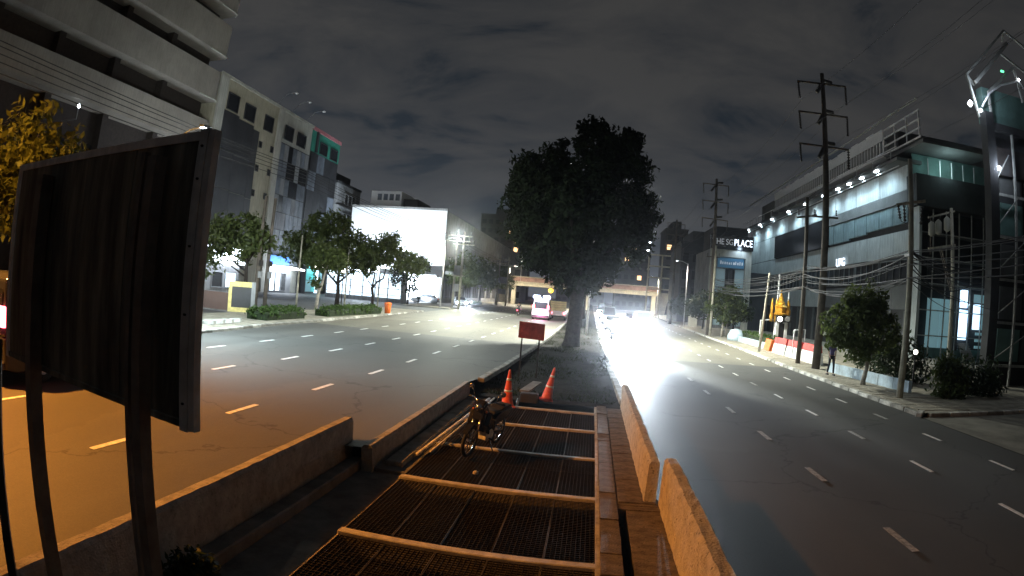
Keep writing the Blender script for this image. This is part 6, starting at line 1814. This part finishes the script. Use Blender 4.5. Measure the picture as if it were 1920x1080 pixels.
for k in range(3):
    MB().box(35.9, 38.2, 47.0, 47.1, 1.2 + k * 0.6, 1.45 + k * 0.6).build('rail', E_OFFICE2, lb)
light('SPOT', 'door_light', (34.7, 47.6, 5.2), 420, (0.6, 0.8, 1.0), (33.5, 43, 0), 0.3, 150, 0.8, lb)

# ------------------------------------------------------------------ dark tower with open roof frame at the right edge
tw = thing('scaffolded_tower', 'dark tower with an open gabled steel frame on its roof at the right edge', 'building', (25.5, 30, 0))
MB().prism([(21.8, 26.6), (44, 26.6), (44, 46), (38.6, 46)], -0.2, 13.6).build('wall', M_DARKB, tw)
MB().prism([(20.9, 26.2), (44, 26.2), (44, 46), (38, 46)], 13.6, 14.0).build('roof', M_DARKB, tw)
MB().prism([(21.4, 26.1), (40, 26.1), (40, 40), (33.4, 40)], 11.1, 12.6).build('dark_band', M_CARD, tw)
for j in range(5):
    z = 1.2 + j * 2.2
    MB().bar((20.6, 26.0, z), (34, 26.0, z), 0.10, 0.14).build('scaffold_rail', M_SCAF, tw)
    for i in range(6):
        MB().box(21.9 + i * 2.0, 23.7 + i * 2.0, 26.5, 26.6, z + 0.2, z + 1.9).build('facade_panel', M_TEAL if (i + j) % 3 == 0 else M_MALLB, tw)
for x in (20.6, 22.6, 24.6, 26.6, 28.6):
    MB().bar((x, 25.9, -0.1), (x, 25.9, 13.4), 0.13, 0.13).build('scaffold_upright', M_SCAF, tw)
for j in range(5):
    MB().bar((20.6, 25.85, 1.2 + j * 2.2), (24.6 - 0.6 * j, 25.85, 3.4 + j * 2.2), 0.05, 0.05).build('scaffold_brace', M_SCAF, tw)
MB().box(20.3, 20.9, 25.4, 26.0, -0.1, 14.2).build('corner_column', M_DARKB, tw)
def fb_(a, b, w=0.12):
    MB().bar(a, b, w, w).build('frame_bar', M_SCAF, tw)
fb_((19.7, 26, 16.3), (23.3, 26, 19.9)); fb_((23.3, 26, 19.9), (27.5, 26, 18.2)); fb_((20.3, 26, 16.0), (23.4, 26, 19.1), 0.2); fb_((22.6, 26, 18.3), (27.5, 26, 16.4))
fb_((21.2, 26, 15.6), (23.6, 26, 17.6), 0.16); fb_((23.6, 26, 17.6), (24.0, 26, 15.6)); fb_((19.7, 26, 16.3), (20.3, 26, 14.0)); fb_((23.3, 26, 19.9), (24.1, 27.2, 19.9)); fb_((19.7, 26, 16.3), (20.9, 27.0, 16.3))
fb_((21.2, 26, 15.6), (21.2, 26, 14.0)); fb_((27.5, 26, 18.2), (27.5, 26, 14.0))
MB().tube([(20.5, 25.9, 14.6), (21.2, 25.9, 15.5), (22.2, 25.9, 16.2), (23.7, 25.9, 16.8), (25.0, 25.9, 15.9)], 0.06, 7).build('arched_tube', M_FIN, tw, True)
MB().box(21.0, 27, 26.4, 27, 14.0, 16.0).build('roof_wall', M_TEAL, tw)
for (x, z, r_) in ((19.55, 14.55, 0.16), (20.3, 14.3, 0.10), (23.75, 16.85, 0.08)):
    MB().lathe((x, 25.8, z), [(r_ * .4, -r_), (r_, 0), (r_ * .4, r_)], 10).build('roof_lamp', E_WHITE, tw, True)
light('POINT', 'roof_lamp_light', (20.1, 25.2, 14.9), 110, (0.75, 0.85, 1.0), None, 0.1, parent=tw)
MB().lathe((21.2, 25.7, 11.3), [(0.06, -0.12), (0.15, 0), (0.06, 0.12)], 10).build('wall_lamp', E_WHITE, tw, True)
light('POINT', 'wall_lamp_light', (21.1, 25.2, 11.3), 90, (0.75, 0.85, 1.0), None, 0.1, parent=tw)
MB().box(22.4, 22.62, 25.85, 25.95, 17.05, 17.15).build('green_lamp', E_GREENL, tw)

# ------------------------------------------------------------------ things along the right pavement
lw = thing('low_wall', 'low pale wall between the right pavement and the dark bushes', 'wall', (13.5, 26.5, 0.1))
for i in range(6):
    y0 = 22.6 + i * 1.3; x0 = 13.75 - (y0 - 22.6) * 0.09
    MB().hexa([(x0, y0 + 0.015, 0.1), (x0 + 0.18, y0 + 0.015, 0.1), (x0 + 0.07, y0 + 1.285, 0.1), (x0 - 0.115, y0 + 1.285, 0.1), (x0, y0 + 0.015, 0.62), (x0 + 0.18, y0 + 0.015, 0.62), (x0 + 0.07, y0 + 1.285, 0.64), (x0 - 0.115, y0 + 1.285, 0.64)]).build('wall_panel', M_BLUEW, lw)
lw2 = thing('low_wall', 'pale blue low wall before the planted strip on the right', 'wall', (14.3, 51, 0.1))
for i in range(5):
    y0 = 46.9 + i * 1.9
    MB().box(14.25, 14.45, y0, y0 + 1.86, 0.1, 0.62).build('wall_panel', M_BLUEW, lw2)
rb = MB().lathe((14.2, 56.8, 0.1), [(0.85, 0), (0.85, 0.5), (0.6, 1.0), (0.2, 1.15)], 16).build('round_cover', M_BLUEW, smooth=True)
tag(rb, 'rounded pale cover standing at the far end of the pale blue wall', 'cover')
def barrier(label, x0, y0, x1, y1, h, m_top, m_low, grp):
    t = thing('water_barrier', label, 'plastic barrier', ((x0 + x1) / 2, (y0 + y1) / 2, 0.13), grp)
    a = Vector((x0, y0, 0.13)); b = Vector((x1, y1, 0.13)); d = (b - a).normalized(); n_ = Vector((d.y, -d.x, 0))
    def sec(o0, o1, z0, z1, nm, m, e0=0.0, e1=0.0):
        p = [a + d * e0 - n_ * o0, b - d * e0 - n_ * o0, b - d * e0 + n_ * o0, a + d * e0 + n_ * o0]
        q = [a + d * e1 - n_ * o1, b - d * e1 - n_ * o1, b - d * e1 + n_ * o1, a + d * e1 + n_ * o1]
        return MB().hexa([tuple(v + Vector((0, 0, z0))) for v in p] + [tuple(v + Vector((0, 0, z1))) for v in q]).build(nm, m, t, bevel=0.02)
    sec(0.27, 0.22, 0.0, 0.30, 'lower_body', m_low)
    sec(0.22, 0.14, 0.30, h * 0.62, 'lower_body', m_low, 0.0, 0.02)
    sec(0.14, 0.09, h * 0.62, h, 'upper_body', m_top, 0.02, 0.05)
    for f_ in (0.25, 0.75):
        c = a.lerp(b, f_)
        MB().lathe((c.x, c.y, 0.13 + h), [(0.05, 0), (0.05, 0.03)], 10).build('filler_cap', m_top, t)
barrier('red and white water barrier farthest from the walking person', 14.0, 43.3, 14.05, 40.6, 1.15, M_REDP, M_WHITEP, 'red and white barriers')
barrier('red and white water barrier in the middle of its row', 14.05, 40.3, 14.1, 37.6, 1.15, M_REDP, M_WHITEP, 'red and white barriers')
barrier('red and white water barrier next to the walking person', 14.1, 37.3, 14.15, 34.4, 1.15, M_REDP, M_WHITEP, 'red and white barriers')
barrier('small orange barrier beside the short leaning pole', 14.3, 46.6, 14.1, 44.4, 0.85, M_ORANGEP, M_ORANGEP, None)

sr = thing('spirit_house', 'gilded spirit house on a white and dark pedestal behind the barriers', 'shrine', (16.4, 50, 0.1))
MB().cbox(15.95, 16.25, 49.7, 50.3, 0.1, 2.3, 0.04).build('pedestal_leg', M_WHITE, sr)
MB().cbox(16.75, 17.05, 49.7, 50.3, 0.1, 2.3, 0.04).build('pedestal_leg', M_WHITE, sr)
MB().cbox(16.26, 16.74, 49.75, 50.3, 0.1, 2.2, 0.03).build('pedestal_core', M_DCLAD, sr)
MB().cbox(15.9, 17.3, 49.5, 50.5, 2.32, 2.9, 0.05).build('altar', M_DCLAD, sr)
MB().lathe((16.9, 49.45, 2.6), [(0.2, -0.04), (0.24, 0.0), (0.12, 0.03)], 14, 'y').build('medallion', M_GREY, sr)
for x in (15.55, 15.95):
    MB().lathe((x, 50, 2.3), [(0.16, 0), (0.18, 0.5), (0.10, 0.8), (0.14, 1.2), (0.08, 1.7), (0.03, 2.0)], 10).build('gilded_post', M_GOLD, sr, True)
MB().lathe((16.35, 50, 2.9), [(0.62, 0), (0.66, 0.12), (0.42, 0.2), (0.45, 0.62), (0.62, 0.68), (0.40, 0.9), (0.42, 1.0), (0.24, 1.25), (0.26, 1.32), (0.12, 1.6), (0.05, 1.95), (0.01, 2.25)], 8).build('gilded_spire', M_GOLD, sr)
MB().lathe((17.05, 50, 2.9), [(0.26, 0), (0.28, 0.4), (0.16, 0.6), (0.18, 0.9), (0.05, 1.3)], 8).build('gilded_turret', M_GOLD, sr)
light('POINT', 'shrine_light', (15.6, 48.9, 3.6), 30, (1.0, 0.72, 0.35), None, 0.1, parent=sr)
globe_lamp('round white globe lamp beside the gilded spirit house', 15.55, 47.5, 0, 2.55, (0.0,), 'globe lamps on the right', 0.1, None, 0.22)
globe_lamp('round white globe lamp behind the pale utility pole', 14.9, 24.2, 0, 1.75, (0.0,), 'globe lamps on the right', 0.1, None, 0.11)
globe_lamp('small round lamp behind the bushy pavement tree', 14.2, 69, 0, 2.0, (0.0,), 'globe lamps on the right', 0.1, None, 0.16)
globe_lamp('round lamp below the dark tree beyond the second tall pole', 15.2, 76, 0, 2.6, (0.0,), 'globe lamps on the right', 0.1, None, 0.2)
pf = MB()
pf.tube([(15.2, 52, 0.2), (15.2, 52, 2.3), (16.6, 52, 2.5), (16.7, 52, 6.5)], 0.07, 7)
pf = pf.build('pipe', M_WHITE, smooth=True)
tag(pf, 'white bent standpipe beside the gilded spirit house', 'pipe')
for i, (x, h) in enumerate(((17.4, 5.2), (18.3, 5.0))):
    o = MB().tube([(x, 54, 0.1), (x + 0.1, 54, h)], 0.06, 7).build('flagpole', M_WHITE)
    tag(o, ('slim white pole directly right of the bent standpipe', 'slim white pole nearer the gilded spirit house')[i], 'pole', 'slim white poles on the right')
gf = MB().tube([(13.85, 38.9, 0.2), (13.85, 38.9, 2.0), (14.3, 37.9, 2.1), (14.3, 37.9, 0.2)], 0.04, 6).build('pipe_arch', M_WHITE, smooth=True)
tag(gf, 'white pipe arch rising behind the middle red and white barrier', 'pipe frame')
wp = MB().cbox(14.8, 16.2, 90.0, 90.15, 0.1, 2.0, 0.03).build('hoarding_panel', M_CREAM2)
tag(wp, 'pale hoarding panel at the foot of the far trees on the right', 'hoarding')

# ------------------------------------------------------------------ night haze, added so that lamps and headlights bloom
hz = MB().box(-402, 402, -62, 902, -1.6, 47.0).build('haze', None)
hz['kind'] = 'stuff'
hm_ = bpy.data.materials.new('haze')
hm_.use_nodes = True
hm_.node_tree.nodes.clear()
pv = hm_.node_tree.nodes.new('ShaderNodeVolumePrincipled')
pv.inputs['Color'].default_value = (0.9, 0.93, 1.0, 1)
pv.inputs['Density'].default_value = 0.0004
pv.inputs['Anisotropy'].default_value = 0.965
ho = hm_.node_tree.nodes.new('ShaderNodeOutputMaterial')
hm_.node_tree.links.new(pv.outputs[0], ho.inputs['Volume'])
hz.data.materials.append(hm_)
